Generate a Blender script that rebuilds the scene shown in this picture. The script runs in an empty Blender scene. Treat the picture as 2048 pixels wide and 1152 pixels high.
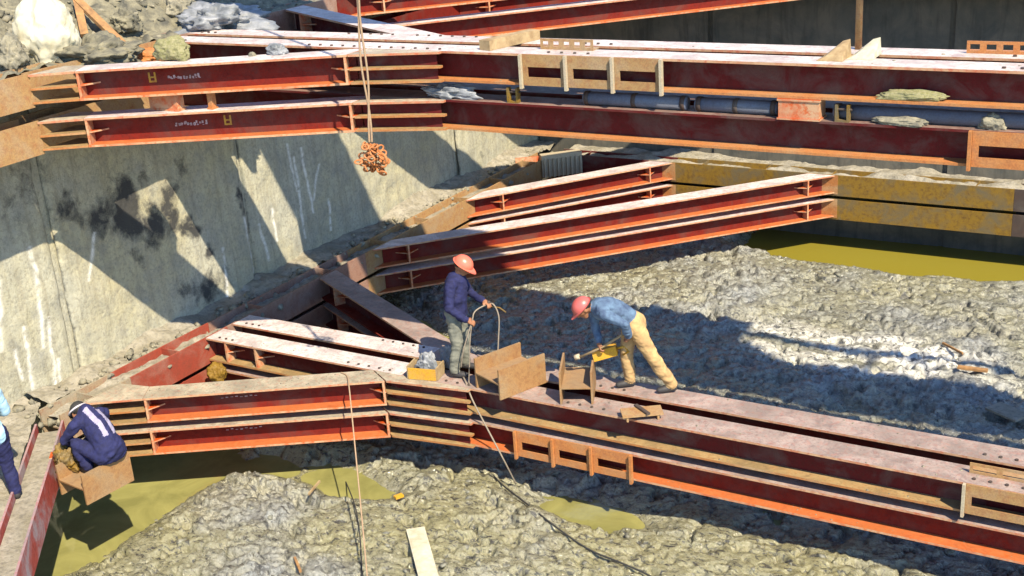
import bpy, bmesh, math, random
import numpy as np
from mathutils import Vector, Matrix, noise as mnoise

# ------------------------------------------------------------------ camera, sky, sun, exposure
sc = bpy.context.scene
HC = 6.648                       # camera height above the top of the lower frame (z = 0)
CR = np.array([0.865, 0.498, -0.066]); CD = np.array([0.122, -0.336, -0.934]); CF = np.array([-0.487, 0.799, -0.351])
FPX = 2495.0
cd = bpy.data.cameras.new('camera'); cam = bpy.data.objects.new('camera', cd); sc.collection.objects.link(cam)
cd.sensor_width = 36.0; cd.lens = FPX/2048*36.0; cd.clip_start = 0.1; cd.clip_end = 500
F_ = Vector(CF).normalized(); R_ = Vector(CR); R_ = (R_ - F_*R_.dot(F_)).normalized(); U_ = R_.cross(F_)
cam.matrix_world = Matrix(((R_.x, U_.x, -F_.x, 0), (R_.y, U_.y, -F_.y, 0), (R_.z, U_.z, -F_.z, HC), (0, 0, 0, 1)))
sc.camera = cam
SUN = Vector((1.0, -0.64, 1.34)).normalized()          # towards the sun
w = bpy.data.worlds.new('World'); sc.world = w; w.use_nodes = True
nt = w.node_tree; nt.nodes.clear()
sky = nt.nodes.new('ShaderNodeTexSky'); sky.sky_type = 'NISHITA'; sky.sun_disc = False
sky.sun_elevation = math.asin(SUN.z); sky.sun_rotation = math.atan2(SUN.x, SUN.y)
sky.dust_density = 0.0; sky.air_density = 1.0; sky.ozone_density = 5.0
bg = nt.nodes.new('ShaderNodeBackground'); bg.inputs[1].default_value = 0.15
wo = nt.nodes.new('ShaderNodeOutputWorld')
nt.links.new(sky.outputs[0], bg.inputs[0]); nt.links.new(bg.outputs[0], wo.inputs[0])
sl = bpy.data.lights.new('sun', 'SUN'); sl.energy = 5.0; sl.angle = math.radians(0.55); sl.color = (1.0, 0.87, 0.65)
so = bpy.data.objects.new('sun', sl); sc.collection.objects.link(so); so.location = (20, -12, 30)
so.rotation_euler = SUN.to_track_quat('Z', 'Y').to_euler()
sc.view_settings.view_transform = 'Standard'; sc.view_settings.look = 'None'
sc.view_settings.exposure = 1.08; sc.view_settings.gamma = 1.0; sc.view_settings.use_curve_mapping = False
sc.render.resolution_x = 1024; sc.render.resolution_y = 576

# ------------------------------------------------------------------ helpers
rnd = random.Random(7); rng = np.random.default_rng(7)
COL = sc.collection.objects
def ray(px, py):
    return np.array(F_) + np.array(R_)*((px-1024)/FPX) - np.array(U_)*((py-576)/FPX)
def atz(px, py, z): d = ray(px, py); return np.array([0, 0, HC]) + d*((z-HC)/d[2])
def atx(px, py, x): d = ray(px, py); return np.array([0, 0, HC]) + d*(x/d[0])
def aty(px, py, y): d = ray(px, py); return np.array([0, 0, HC]) + d*(y/d[1])

def tag(o, label=None, cat=None, group=None, kind=None):
    if label: o['label'] = label
    if cat: o['category'] = cat
    if group: o['group'] = group
    if kind: o['kind'] = kind
    return o
def empty(name, loc, label, cat, group=None):
    o = bpy.data.objects.new(name, None); COL.link(o); o.location = loc; o.empty_display_size = 0.2
    return tag(o, label, cat, group)

class MB:
    """collects polygons in world coordinates"""
    def __init__(s): s.v = []; s.f = []
    def add(s, vs, fs):
        n = len(s.v); s.v += [tuple(map(float, p)) for p in vs]; s.f += [tuple(i+n for i in f) for f in fs]; return s
    def prism(s, poly, z0, z1):          # vertical prism over plan polygon (ccw)
        n = len(poly); vs = [(x, y, z0) for x, y in poly] + [(x, y, z1) for x, y in poly]
        a = sum(poly[i][0]*poly[(i+1) % n][1]-poly[(i+1) % n][0]*poly[i][1] for i in range(n))
        fs = [tuple(reversed(range(n))), tuple(range(n, 2*n))] + [(i, (i+1) % n, n+(i+1) % n, n+i) for i in range(n)]
        if a < 0: fs = [tuple(reversed(f)) for f in fs]
        return s.add(vs, fs)
    def obox(s, c, u, v, w_, hu, hv, hw):   # oriented box
        c, u, v, w_ = map(Vector, (c, u, v, w_))
        vs = [c+u*a*hu+v*b*hv+w_*d*hw for d in (-1, 1) for b in (-1, 1) for a in (-1, 1)]
        return s.add(vs, [(0, 2, 3, 1), (4, 5, 7, 6), (0, 1, 5, 4), (2, 6, 7, 3), (0, 4, 6, 2), (1, 3, 7, 5)])
    def box(s, x0, x1, y0, y1, z0, z1): return s.prism([(x0, y0), (x1, y0), (x1, y1), (x0, y1)], z0, z1)
    def tube(s, pts, r, seg=8, cap=True):
        pts = [Vector(p) for p in pts]; rr = r if isinstance(r, (list, tuple)) else [r]*len(pts)
        n0 = len(s.v); up = Vector((0.13, 0.31, 0.94)); vs = []
        for i, p in enumerate(pts):
            t = (pts[min(i+1, len(pts)-1)]-pts[max(i-1, 0)]).normalized()
            a = t.cross(up)
            if a.length < 0.05: a = t.cross(Vector((1, 0, 0)))
            a.normalize(); b = t.cross(a)
            vs += [p+(a*math.cos(k*2*math.pi/seg)+b*math.sin(k*2*math.pi/seg))*rr[i] for k in range(seg)]
        fs = [(i*seg+k, i*seg+(k+1) % seg, (i+1)*seg+(k+1) % seg, (i+1)*seg+k) for i in range(len(pts)-1) for k in range(seg)]
        if cap: fs += [tuple(reversed(range(seg))), tuple(range((len(pts)-1)*seg, len(pts)*seg))]
        return s.add(vs, fs)
    def build(s, name, mat, parent=None, smooth=False, jitter=0):
        L = Vector(parent_loc(parent)) if parent else Vector((0, 0, 0))
        me = bpy.data.meshes.new(name)
        me.from_pydata([(x-L.x, y-L.y, z-L.z) for x, y, z in s.v], [], s.f); me.update()
        me.materials.append(M[mat] if isinstance(mat, str) else mat)
        if smooth: me.polygons.foreach_set('use_smooth', [True]*len(me.polygons))
        o = bpy.data.objects.new(name, me); COL.link(o)
        if parent: o.parent = parent
        return o
def parent_loc(p):
    l = Vector((0, 0, 0))
    while p is not None: l += p.location; p = p.parent
    return l
def thing_from(mb, name, mat, label, cat, group=None, smooth=False):
    """a thing that is a single mesh, with its origin at its base"""
    xs = [p[0] for p in mb.v]; ys = [p[1] for p in mb.v]; zs = [p[2] for p in mb.v]
    c = ((min(xs)+max(xs))/2, (min(ys)+max(ys))/2, min(zs))
    mb.v = [(x-c[0], y-c[1], z-c[2]) for x, y, z in mb.v]
    o = mb.build(name, mat, None, smooth); o.location = c
    return tag(o, label, cat, group)

# numpy value noise
_P = rng.permutation(512)
def vnoise(x, y, seed=0):
    xi = np.floor(x).astype(int); yi = np.floor(y).astype(int); fx = x-xi; fy = y-yi
    fx = fx*fx*fx*(fx*(fx*6-15)+10); fy = fy*fy*fy*(fy*(fy*6-15)+10)
    def h(a, b): return (_P[(_P[(a+seed*37) % 512]+b) % 512])/255.5-1.0
    return (h(xi, yi)*(1-fx)+h(xi+1, yi)*fx)*(1-fy)+(h(xi, yi+1)*(1-fx)+h(xi+1, yi+1)*fx)*fy
def fbm(x, y, oct=4, seed=0, gain=.5):
    r = 0; a = 1; n = 0
    for i in range(oct): r = r+a*vnoise(x*2**i+17.3*i, y*2**i-9.1*i, seed+i); n += a; a *= gain
    return r/n
def worley(x, y, seed=0):
    xi = np.floor(x).astype(int); yi = np.floor(y).astype(int); d = np.full(x.shape, 9.0)
    for a in (-1, 0, 1):
        for b in (-1, 0, 1):
            cx = xi+a; cy = yi+b
            hx = _P[(_P[(cx+seed*31) % 512]+cy) % 512]/512.; hy = _P[(_P[(cx+seed*57+101) % 512]+cy+77) % 512]/512.
            d = np.minimum(d, (cx+hx-x)**2+(cy+hy-y)**2)
    return np.sqrt(d)
def sstep(a, b, x): t = np.clip((x-a)/(b-a), 0, 1); return t*t*(3-2*t)
def grid_mesh(name, P, mat, smooth=True, attrs=None):
    """P: (n,m,3) array"""
    n, m, _ = P.shape
    me = bpy.data.meshes.new(name); me.vertices.add(n*m); me.vertices.foreach_set('co', P.reshape(-1).astype(np.float32))
    i = np.arange(n*m).reshape(n, m); q = np.stack([i[:-1, :-1], i[1:, :-1], i[1:, 1:], i[:-1, 1:]], -1).reshape(-1, 4)
    me.loops.add(q.size); me.loops.foreach_set('vertex_index', q.reshape(-1).astype(np.int32))
    me.polygons.add(len(q)); me.polygons.foreach_set('loop_start', np.arange(0, q.size, 4, dtype=np.int32))
    me.polygons.foreach_set('use_smooth', np.full(len(q), smooth)); me.update(calc_edges=True)
    for k, a in (attrs or {}).items():
        at = me.attributes.new(k, 'FLOAT', 'POINT'); at.data.foreach_set('value', a.reshape(-1).astype(np.float32))
    me.materials.append(M[mat]); o = bpy.data.objects.new(name, me); COL.link(o); return o

# ------------------------------------------------------------------ materials
M = {}
def N(nt, t, **kw):
    n = nt.nodes.new(t)
    for k, v in kw.items(): setattr(n, k, v)
    return n
def base(name, rough=0.6, spec=0.4, metal=0.0):
    m = bpy.data.materials.new(name); m.use_nodes = True; M[name] = m
    b = m.node_tree.nodes['Principled BSDF']; b.inputs['Roughness'].default_value = rough
    b.inputs['Specular IOR Level'].default_value = spec; b.inputs['Metallic'].default_value = metal
    return m, m.node_tree, b
def noise_tex(nt, scale, detail=4, rough=.6, vec=None, dist=0):
    n = N(nt, 'ShaderNodeTexNoise'); n.inputs['Scale'].default_value = scale; n.inputs['Detail'].default_value = detail
    n.inputs['Roughness'].default_value = rough; n.inputs['Distortion'].default_value = dist
    if vec is not None: nt.links.new(vec, n.inputs['Vector'])
    return n.outputs['Fac']
def ramp(nt, fac, stops, interp='LINEAR'):
    r = N(nt, 'ShaderNodeValToRGB'); e = r.color_ramp.elements; r.color_ramp.interpolation = interp
    while len(e) < len(stops): e.new(0.5)
    for k, (p, c) in enumerate(stops):
        e[k].position = p; e[k].color = (c, c, c, 1) if isinstance(c, (int, float)) else (*c, 1)
    nt.links.new(fac, r.inputs[0]); return r.outputs[0]
def mix(nt, fac, a, b, mode='MIX'):
    m = N(nt, 'ShaderNodeMix', data_type='RGBA', blend_type=mode)
    for s, v in ((m.inputs['Factor'], fac), (m.inputs['A'], a), (m.inputs['B'], b)):
        if hasattr(v, 'links'): nt.links.new(v, s)
        else: s.default_value = v if isinstance(v, (int, float)) else (*v, 1)
    return m.outputs['Result']
def math_(nt, op, a, b=0.5, clamp=False):
    m = N(nt, 'ShaderNodeMath', operation=op); m.use_clamp = clamp
    for s, v in ((m.inputs[0], a), (m.inputs[1], b)):
        if hasattr(v, 'links'): nt.links.new(v, s)
        else: s.default_value = v
    return m.outputs[0]
def bump(nt, b, h, strength=.3, dist=.02):
    n = N(nt, 'ShaderNodeBump'); n.inputs['Strength'].default_value = strength; n.inputs['Distance'].default_value = dist
    nt.links.new(h, n.inputs['Height']); nt.links.new(n.outputs[0], b.inputs['Normal'])
def pos(nt, scale=None):
    g = N(nt, 'ShaderNodeNewGeometry'); o = g.outputs['Position']
    if scale:
        m = N(nt, 'ShaderNodeMapping'); m.inputs['Scale'].default_value = scale; nt.links.new(o, m.inputs[0]); o = m.outputs[0]
    return o
def upmask(nt, lo=.5, hi=.9):
    g = N(nt, 'ShaderNodeNewGeometry'); s = N(nt, 'ShaderNodeSeparateXYZ'); nt.links.new(g.outputs['Normal'], s.inputs[0])
    r = N(nt, 'ShaderNodeMapRange'); r.inputs[1].default_value = lo; r.inputs[2].default_value = hi; nt.links.new(s.outputs[2], r.inputs[0])
    return r.outputs[0]

def steel(name, c, rust=(.16, .07, .03), dirt=(.20, .16, .11), dirt_amt=.35, rough=.5, dust=None, dust_amt=.0, spec=.2, edge=None):
    m, nt, b = base(name, rough, spec); p = pos(nt)
    n1 = noise_tex(nt, 2.3, 6, .65, p, .6); n2 = noise_tex(nt, 14, 6, .7, p); n3 = noise_tex(nt, 60, 3, .6, p)
    col = mix(nt, ramp(nt, n2, [(.46, 0.0), (.68, 0.8)]), c, rust)
    col = mix(nt, math_(nt, 'MULTIPLY', ramp(nt, n1, [(.45, 0.0), (.72, 1.0)]), dirt_amt*1.4, True), col, dirt)
    col = mix(nt, ramp(nt, n3, [(.35, .25), (.6, 0.0)]), col, (.05, .03, .025))
    if dust:
        dm = math_(nt, 'MULTIPLY', upmask(nt), math_(nt, 'MULTIPLY', ramp(nt, n2, [(.26, .45), (.50, 1.0)]), dust_amt), True)
        dc = mix(nt, ramp(nt, n1, [(.38, 0.0), (.62, 1.0)]), dust, tuple(x*.62 for x in dust))
        dc = mix(nt, ramp(nt, noise_tex(nt, 6, 7, .75, p, 1.0), [(.50, 0.0), (.66, .8)]), dc, tuple(x*q for x, q in zip(dust, (.45, .42, .46))))
        dc = mix(nt, ramp(nt, noise_tex(nt, 30, 5, .75, p), [(.52, 0.0), (.66, .75)]), dc, tuple(x*.42 for x in dust))
        col = mix(nt, dm, col, dc)
    if edge:
        g = N(nt, 'ShaderNodeNewGeometry'); sz = N(nt, 'ShaderNodeSeparateXYZ'); nt.links.new(g.outputs['Normal'], sz.inputs[0])
        em = math_(nt, 'MULTIPLY', math_(nt, 'LESS_THAN', math_(nt, 'ABSOLUTE', sz.outputs[2]), .5), math_(nt, 'MULTIPLY', ramp(nt, n2, [(.34, .15), (.52, 1.0)]), ramp(nt, n1, [(.36, .35), (.56, 1.0)])))
        col = mix(nt, em, col, edge)
    nt.links.new(col, b.inputs['Base Color'])
    nt.links.new(ramp(nt, n2, [(.3, rough-.12), (.7, rough+.25)]), b.inputs['Roughness'])
    bump(nt, b, math_(nt, 'ADD', n2, n3), .25, .006)
    return m
RED = (.15, .013, .008)  # web red darker than the flange paint: shade put into the colour
steel('red_steel', RED, rust=(.09, .009, .007), dirt=(.11, .04, .032), dirt_amt=.8, spec=.1)
steel('red_steel_orange', (.46, .062, .006), rust=(.34, .045, .008), dirt=(.36, .11, .03), dirt_amt=.35, edge=(.44, .27, .16))
steel('dusty_flange', (.40, .09, .045), dust=(.60, .535, .515), dust_amt=1.0, dirt_amt=.3, edge=(.44, .27, .16))
steel('cream_flange', (.40, .09, .045), dust=(.40, .355, .27), dust_amt=1.0, dirt_amt=.3, edge=(.44, .27, .16))
steel('muddy_flange', (.36, .09, .045), dust=(.34, .275, .245), dust_amt=.95, dirt_amt=.4, edge=(.44, .27, .16))
steel('orange_dust_flange', (.48, .070, .006), rust=(.38, .055, .008), dirt=(.44, .17, .05), dirt_amt=.35, dust=(.46, .20, .08), dust_amt=.5, edge=(.44, .27, .16))
steel('tan_dust_flange', (.36, .15, .05), rust=(.26, .11, .04), dirt=(.38, .26, .14), dirt_amt=.8, dust=(.32, .23, .11), dust_amt=.9)
steel('maroon_steel', (.095, .009, .010), rust=(.07, .012, .010), dirt=(.10, .058, .052), dirt_amt=.8, spec=.1, dust=(.30, .22, .18), dust_amt=.7)
steel('tan_plate', (.33, .20, .085), rust=(.26, .11, .05), dirt=(.33, .26, .17), dirt_amt=.5)
steel('tan_orange_plate', (.42, .17, .055), rust=(.32, .11, .04), dirt=(.36, .25, .14), dirt_amt=.4)
steel('red_waler', (.27, .050, .030), rust=(.20, .05, .03), dirt=(.30, .16, .12), dirt_amt=.6)
steel('caked_waler', (.30, .22, .14), rust=(.24, .10, .06), dirt=(.30, .26, .19), dirt_amt=1.2, dust=(.34, .30, .22), dust_amt=1)
steel('brown_plate', (.26, .15, .11), rust=(.20, .10, .07), dirt=(.30, .24, .20), dirt_amt=.5)
steel('yellow_rust', (.21, .125, .018), rust=(.10, .055, .018), dirt=(.13, .105, .06), dirt_amt=1.0)
steel('dark_steel', (.06, .045, .04), rust=(.08, .05, .035), dirt=(.10, .09, .08), dirt_amt=.5)
steel('pale_plate', (.40, .35, .25), rust=(.42, .30, .2), dirt=(.4, .36, .28), dirt_amt=.4)
steel('rusty_stub', (.29, .165, .07), rust=(.20, .09, .04), dirt=(.27, .20, .12), dirt_amt=.7, dust=(.30, .23, .15), dust_amt=.35)
steel('blotchy_red', (.36, .05, .045), rust=(.22, .05, .04), dirt=(.34, .26, .28), dirt_amt=1.0, dust=(.34, .27, .28), dust_amt=.75)
steel('pipe_paint', (.11, .135, .19), rust=(.10, .11, .14), dirt=(.15, .15, .16), dirt_amt=.4, rough=.4)
steel('orange_paint', (.42, .16, .055), rust=(.40, .14, .05), dirt=(.45, .30, .2), dirt_amt=.3)
steel('yellow_paint', (.52, .28, .02), rust=(.5, .25, .05), dirt=(.4, .3, .15), dirt_amt=.35)
steel('white_mark', (.42, .34, .36), rust=(.30, .14, .13), dirt_amt=.3)
steel('mark_yellow', (.42, .24, .02), rust=(.28, .10, .02), dirt_amt=.3)

def simple(name, c, rough=.7, var=.25, scale=12, spec=.3, bumpd=.004, c2=None):
    m, nt, b = base(name, rough, spec); p = pos(nt); n = noise_tex(nt, scale, 6, .65, p, .3)
    c2 = c2 or tuple(x*(1-var) for x in c); col = mix(nt, ramp(nt, n, [(.35, 0.0), (.65, 1.0)]), c, c2)
    nt.links.new(col, b.inputs['Base Color']); bump(nt, b, noise_tex(nt, scale*4, 4, .6, p), .35, bumpd); return m
simple('timber', (.36, .27, .15), .8, c2=(.23, .155, .08), scale=9)
simple('old_timber', (.36, .20, .08), .8, c2=(.20, .11, .05), scale=9)
simple('white_board', (.52, .50, .40), .7, c2=(.36, .33, .23), scale=7)
simple('stone', (.27, .245, .175), .85, c2=(.11, .105, .085), scale=10, bumpd=.02)
simple('rubble_soil', (.22, .20, .135), .9, c2=(.07, .068, .055), scale=6, bumpd=.05)
simple('white_sack', (.52, .50, .40), .75, c2=(.42, .38, .26), scale=4, bumpd=.02)
simple('grey_sheet', (.26, .27, .29), .5, c2=(.11, .12, .13), scale=5, bumpd=.02)
simple('moss_soil', (.15, .15, .06), .9, c2=(.26, .24, .14), scale=30, bumpd=.03)
simple('rope', (.36, .25, .16), .8, scale=60)
simple('grey_hose', (.24, .20, .155), .6, scale=40)
simple('dark_cable', (.035, .035, .035), .6, scale=40)
simple('cloth_navy', (.018, .021, .085), .85, c2=(.012, .013, .045), scale=14)
simple('cloth_denim', (.105, .17, .26), .85, c2=(.045, .07, .13), scale=10)
simple('cloth_pale_blue', (.36, .56, .70), .85, c2=(.28, .44, .58), scale=8)
simple('cloth_khaki', (.46, .31, .14), .85, c2=(.30, .19, .09), scale=9)
simple('cloth_grey', (.20, .20, .16), .85, c2=(.11, .115, .10), scale=9)
simple('cloth_white', (.50, .48, .52), .8, scale=20)
simple('cloth_lavender', (.30, .28, .40), .8, scale=20)
simple('skin', (.30, .14, .075), .55, c2=(.24, .105, .055), scale=20)
simple('boot', (.04, .038, .04), .6, scale=20)
simple('glove', (.50, .40, .32), .8, scale=30)
simple('helmet_coral', (.66, .14, .09), .35, .12, scale=5, spec=.5, bumpd=.0005)
simple('helmet_red', (.46, .10, .09), .35, .15, scale=5, spec=.5, bumpd=.0005)
simple('welding_mask', (.10, .09, .07), .45, scale=10)
simple('dark_hair', (.015, .012, .01), .6, scale=50)
simple('eye_dark', (.01, .01, .01), .2, scale=50)
simple('asphalt_black', (.02, .02, .02), .9, scale=20)

# concrete diaphragm wall: colour, wear and stains with shapes of their own
m, nt, b = base('wall_concrete', .85, .25); p = pos(nt)
big = noise_tex(nt, .55, 5, .6, p, .5); med = noise_tex(nt, 3.2, 7, .7, p, .4); fine = noise_tex(nt, 22, 6, .7, p)
strk = noise_tex(nt, 1.0, 6, .7, pos(nt, (3, 9, .55)), .2)
col = mix(nt, ramp(nt, big, [(.38, 0.0), (.62, 1.0)]), (.39, .38, .30), (.39, .36, .235))
col = mix(nt, ramp(nt, med, [(.42, 0.0), (.72, .75)]), col, (.205, .21, .195))
col = mix(nt, ramp(nt, strk, [(.48, 0.0), (.74, .6)]), col, (.21, .185, .13))
col = mix(nt, ramp(nt, fine, [(.36, .45), (.52, 0.0)]), col, (.14, .13, .105))
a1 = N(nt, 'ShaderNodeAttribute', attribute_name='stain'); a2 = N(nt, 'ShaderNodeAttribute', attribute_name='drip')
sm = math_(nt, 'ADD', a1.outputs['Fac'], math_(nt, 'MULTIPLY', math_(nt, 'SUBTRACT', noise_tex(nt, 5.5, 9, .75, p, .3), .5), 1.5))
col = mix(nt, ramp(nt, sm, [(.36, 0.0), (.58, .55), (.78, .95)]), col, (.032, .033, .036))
dm = math_(nt, 'MULTIPLY', a2.outputs['Fac'], ramp(nt, noise_tex(nt, 9, 6, .7, p), [(.34, 0.0), (.58, 1.0)]))
col = mix(nt, dm, col, (.68, .67, .62))
nt.links.new(col, b.inputs['Base Color']); bump(nt, b, math_(nt, 'ADD', med, fine), .55, .03)

# excavated clay
m, nt, b = base('mud', .5, .8); p = pos(nt)
n1 = noise_tex(nt, .7, 6, .65, p, .6); n2 = noise_tex(nt, 4.5, 8, .7, p, .6); n3 = noise_tex(nt, 30, 6, .7, p, .3); n4 = noise_tex(nt, 8, 5, .68, pos(nt, (1, 1.7, 1)), .8)
col = mix(nt, ramp(nt, n1, [(.40, 0.0), (.60, 1.0)]), (.275, .262, .18), (.215, .228, .23))
col = mix(nt, ramp(nt, n2, [(.40, 0.0), (.66, .75)]), col, (.16, .163, .145))
col = mix(nt, ramp(nt, n3, [(.36, .8), (.50, 0.0)]), col, (.07, .07, .06))
col = mix(nt, ramp(nt, n3, [(.55, 0.0), (.70, .65)]), col, (.40, .40, .345))
pa = N(nt, 'ShaderNodeAttribute', attribute_name='pale')  # sunlit glare on the wet clay, painted as a paler colour
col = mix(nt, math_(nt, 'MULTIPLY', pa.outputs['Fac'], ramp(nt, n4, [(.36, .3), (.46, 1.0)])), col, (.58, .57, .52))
wa = N(nt, 'ShaderNodeAttribute', attribute_name='wet')
col = mix(nt, math_(nt, 'MULTIPLY', wa.outputs['Fac'], .75), col, (.235, .22, .105))
col = mix(nt, ramp(nt, n4, [(.38, .95), (.47, 0.0)]), col, (.04, .041, .04))
col = mix(nt, ramp(nt, noise_tex(nt, 19, 5, .7, pos(nt, (1, 1.5, 1)), .5), [(.36, .8), (.45, 0.0)]), col, (.05, .05, .045))
nt.links.new(col, b.inputs['Base Color'])
rr = math_(nt, 'SUBTRACT', ramp(nt, n2, [(.35, .22), (.65, .52)]), math_(nt, 'MULTIPLY', wa.outputs['Fac'], .25))
nt.links.new(rr, b.inputs['Roughness']); bump(nt, b, math_(nt, 'ADD', math_(nt, 'ADD', n2, n3), n4), .7, .035)
fl = N(nt, 'ShaderNodeAttribute', attribute_name='film')
b.inputs['Coat IOR'].default_value = 1.6; b.inputs['Coat Roughness'].default_value = .22
nt.links.new(math_(nt, 'MULTIPLY', fl.outputs['Fac'], ramp(nt, n1, [(.35, .65), (.6, 1.0)])), b.inputs['Coat Weight'])
nt.links.new(b.inputs['Normal'].links[0].from_socket, b.inputs['Coat Normal'])
simple('clod', (.22, .216, .165), .5, c2=(.09, .093, .085), scale=14, bumpd=.02)

m, nt, b = base('muddy_water', .06, .5); p = pos(nt)
col = mix(nt, ramp(nt, noise_tex(nt, 1.1, 6, .65, p, 1.2), [(.35, 0.0), (.65, 1.0)]), (.25, .24, .085), (.165, .16, .055))
sx = N(nt, 'ShaderNodeSeparateXYZ'); nt.links.new(p, sx.inputs[0]); mr = N(nt, 'ShaderNodeMapRange'); mr.inputs[1].default_value = 17; mr.inputs[2].default_value = 20.5; nt.links.new(sx.outputs[1], mr.inputs[0])
col = mix(nt, mr.outputs[0], col, (.20, .168, .022))
nt.links.new(col, b.inputs['Base Color']); bump(nt, b, noise_tex(nt, 3.5, 4, .55, p), .10, .02)

m, nt, b = base('ledge_concrete', .8, .35); p = pos(nt)
n1 = noise_tex(nt, 2.5, 7, .7, p, .5); n2 = noise_tex(nt, 16, 6, .7, p)
col = mix(nt, ramp(nt, n1, [(.38, 0.0), (.66, 1.0)]), (.31, .285, .235), (.19, .17, .12))
col = mix(nt, ramp(nt, n2, [(.36, .7), (.52, 0.0)]), col, (.13, .12, .10))
nt.links.new(col, b.inputs['Base Color']); bump(nt, b, math_(nt, 'ADD', n1, n2), .6, .04)

m, nt, b = base('dark_far_wall', .85, .25); p = pos(nt)  # dark base colour over the whole far wall
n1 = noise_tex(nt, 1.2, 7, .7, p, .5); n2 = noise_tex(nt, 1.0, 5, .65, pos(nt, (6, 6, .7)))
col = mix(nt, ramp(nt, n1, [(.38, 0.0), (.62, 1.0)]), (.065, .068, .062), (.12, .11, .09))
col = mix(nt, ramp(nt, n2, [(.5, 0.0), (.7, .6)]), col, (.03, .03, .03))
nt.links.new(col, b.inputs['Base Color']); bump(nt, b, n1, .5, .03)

# ------------------------------------------------------------------ setting: ground, water, ledges, walls
HU = 4.238; XW = -13.3; XF = -12.4          # upper frame level, wall face, waler face
gx = np.arange(-13.6, 2.4, .026); gy = np.arange(5.2, 23.4, .026)
X, Y = np.meshgrid(gx, gy, indexing='ij')
def mud_patch(X, Y): return sstep(-.30, .38, fbm(X/1.7+3, Y/1.5, 4, 21))*(1-.55*sstep(12.2, 11.2, Y)*sstep(.2, -.2, fbm(X/2.1, Y/1.3, 3, 25)))
def mud_height(X, Y):
    big = .12*fbm(X/2.6, Y/2.6, 3, 1)
    wx = X+.16*fbm(X/.45, Y/.45, 3, 9); wy = Y+.16*fbm(X/.45+7, Y/.45, 3, 11)
    rid = 1-np.abs(fbm(wx/.55, wy/.42, 5, 3, .62))*2.2                       # torn ridges left by the excavator
    chop = np.maximum(0, fbm(wx/.16, wy/.12, 3, 17, .6))
    cells = np.minimum(worley(wx/.26, wy/.22, 3), .8)
    patch = sstep(-.30, .38, fbm(X/1.7+3, Y/1.5, 4, 21))*(1-.55*sstep(12.2, 11.2, Y)*sstep(.2, -.2, fbm(X/2.1, Y/1.3, 3, 25)))
    z = -1.30+big+(.062*rid-.05*(cells-.4)+.10*chop)*(.16+.84*patch)+.016*fbm(X/.06, Y/.055, 2, 31)-.13*sstep(.22, .45, fbm(wx/.30, wy/.24, 3, 33))-.05*sstep(.2, .4, fbm(wx/.11, wy/.09, 2, 37))
    nz = .35*fbm(X/1.1, Y/1.1, 3, 41); wet = np.zeros_like(z)
    e = sstep(.5, -.6, X+11.50+nz*.8-.10*np.maximum(Y-9.6, 0))*sstep(12.0, 11.0, Y)
    wet = np.maximum(wet, e)
    e2 = sstep(-.3, .55, Y-21.35+nz*.7-.10*np.abs(X+5.6))*sstep(-8.9, -7.4, X)
    wet = np.maximum(wet, e2)
    for cx, cy, rx, ry in ((-9.62, 11.30, .95, .42), (-6.25, 11.92, 1.0, .36), (-11.0, 11.3, .6, .3), (-4.3, 9.8, .5, .3), (-12.0, 15.8, 1.2, 1.0)):
        d = np.sqrt(((X-cx)/rx)**2+((Y-cy)/ry)**2)+nz*1.3
        wet = np.maximum(wet, sstep(1.6, .2, d)*.66)
    k = np.clip(wet*1.7, 0, 1); z = z*(1-.85*k)+(-1.30+big*.5)*.85*k-.42*wet
    return z, np.clip(wet*1.5, 0, 1)
Z, WET = mud_height(X, Y)
GLARE_STRIPS = sstep(.95, .5, np.abs((Y-17.5)+.10*(X+4)-.25*fbm(X/1.0, Y/1.0, 3, 51)))*sstep(-6.9, -5.9, X+.3*fbm(X, Y/.4, 2, 55))*(1-.75*sstep(-3.6, -2.2, X))*sstep(-.45, .05, fbm(X/1.1, Y/.35, 3, 57))  # mask for the bright sunlit strips painted into the clay
mud = grid_mesh('pit_floor', np.stack([X, Y, Z], -1), 'mud', True, {'wet': np.maximum(WET, (1-mud_patch(X, Y))*(.45+.5*sstep(13, 11.5, Y))), 'pale': GLARE_STRIPS, 'film': np.maximum(.35, sstep(12.6, 13.6, Y)*sstep(19.2, 17.6, Y+.5*fbm(X, Y, 3, 59)))})
tag(mud, kind='structure')
def ground_z(x, y):
    z, _ = mud_height(np.array([[float(x)]]), np.array([[float(y)]])); return float(z[0, 0])
mb = MB(); mb.add([(-14, -4, -2.2), (60, -4, -2.2), (60, 40, -2.2), (-14, 40, -2.2)], [(0, 1, 2, 3)])
tag(mb.build('ground', 'mud'), kind='structure')
mb = MB()                                         # outer floor that carries on beyond the detailed sheet
for x0, x1, y0, y1 in ((2.4, 12, 5.2, 23.4), (-14, 12, -4, 5.2)): mb.add([(x0, y0, -1.3), (x1, y0, -1.3), (x1, y1, -1.3), (x0, y1, -1.3)], [(0, 1, 2, 3)])
tag(mb.build('outer_pit_floor', 'mud'), kind='structure')
mb = MB(); mb.add([(-13.4, -4, -1.5), (12, -4, -1.5), (12, 23.4, -1.5), (-13.4, 23.4, -1.5)], [(0, 1, 2, 3)])
tag(mb.build('water', 'muddy_water'), kind='structure')

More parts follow.
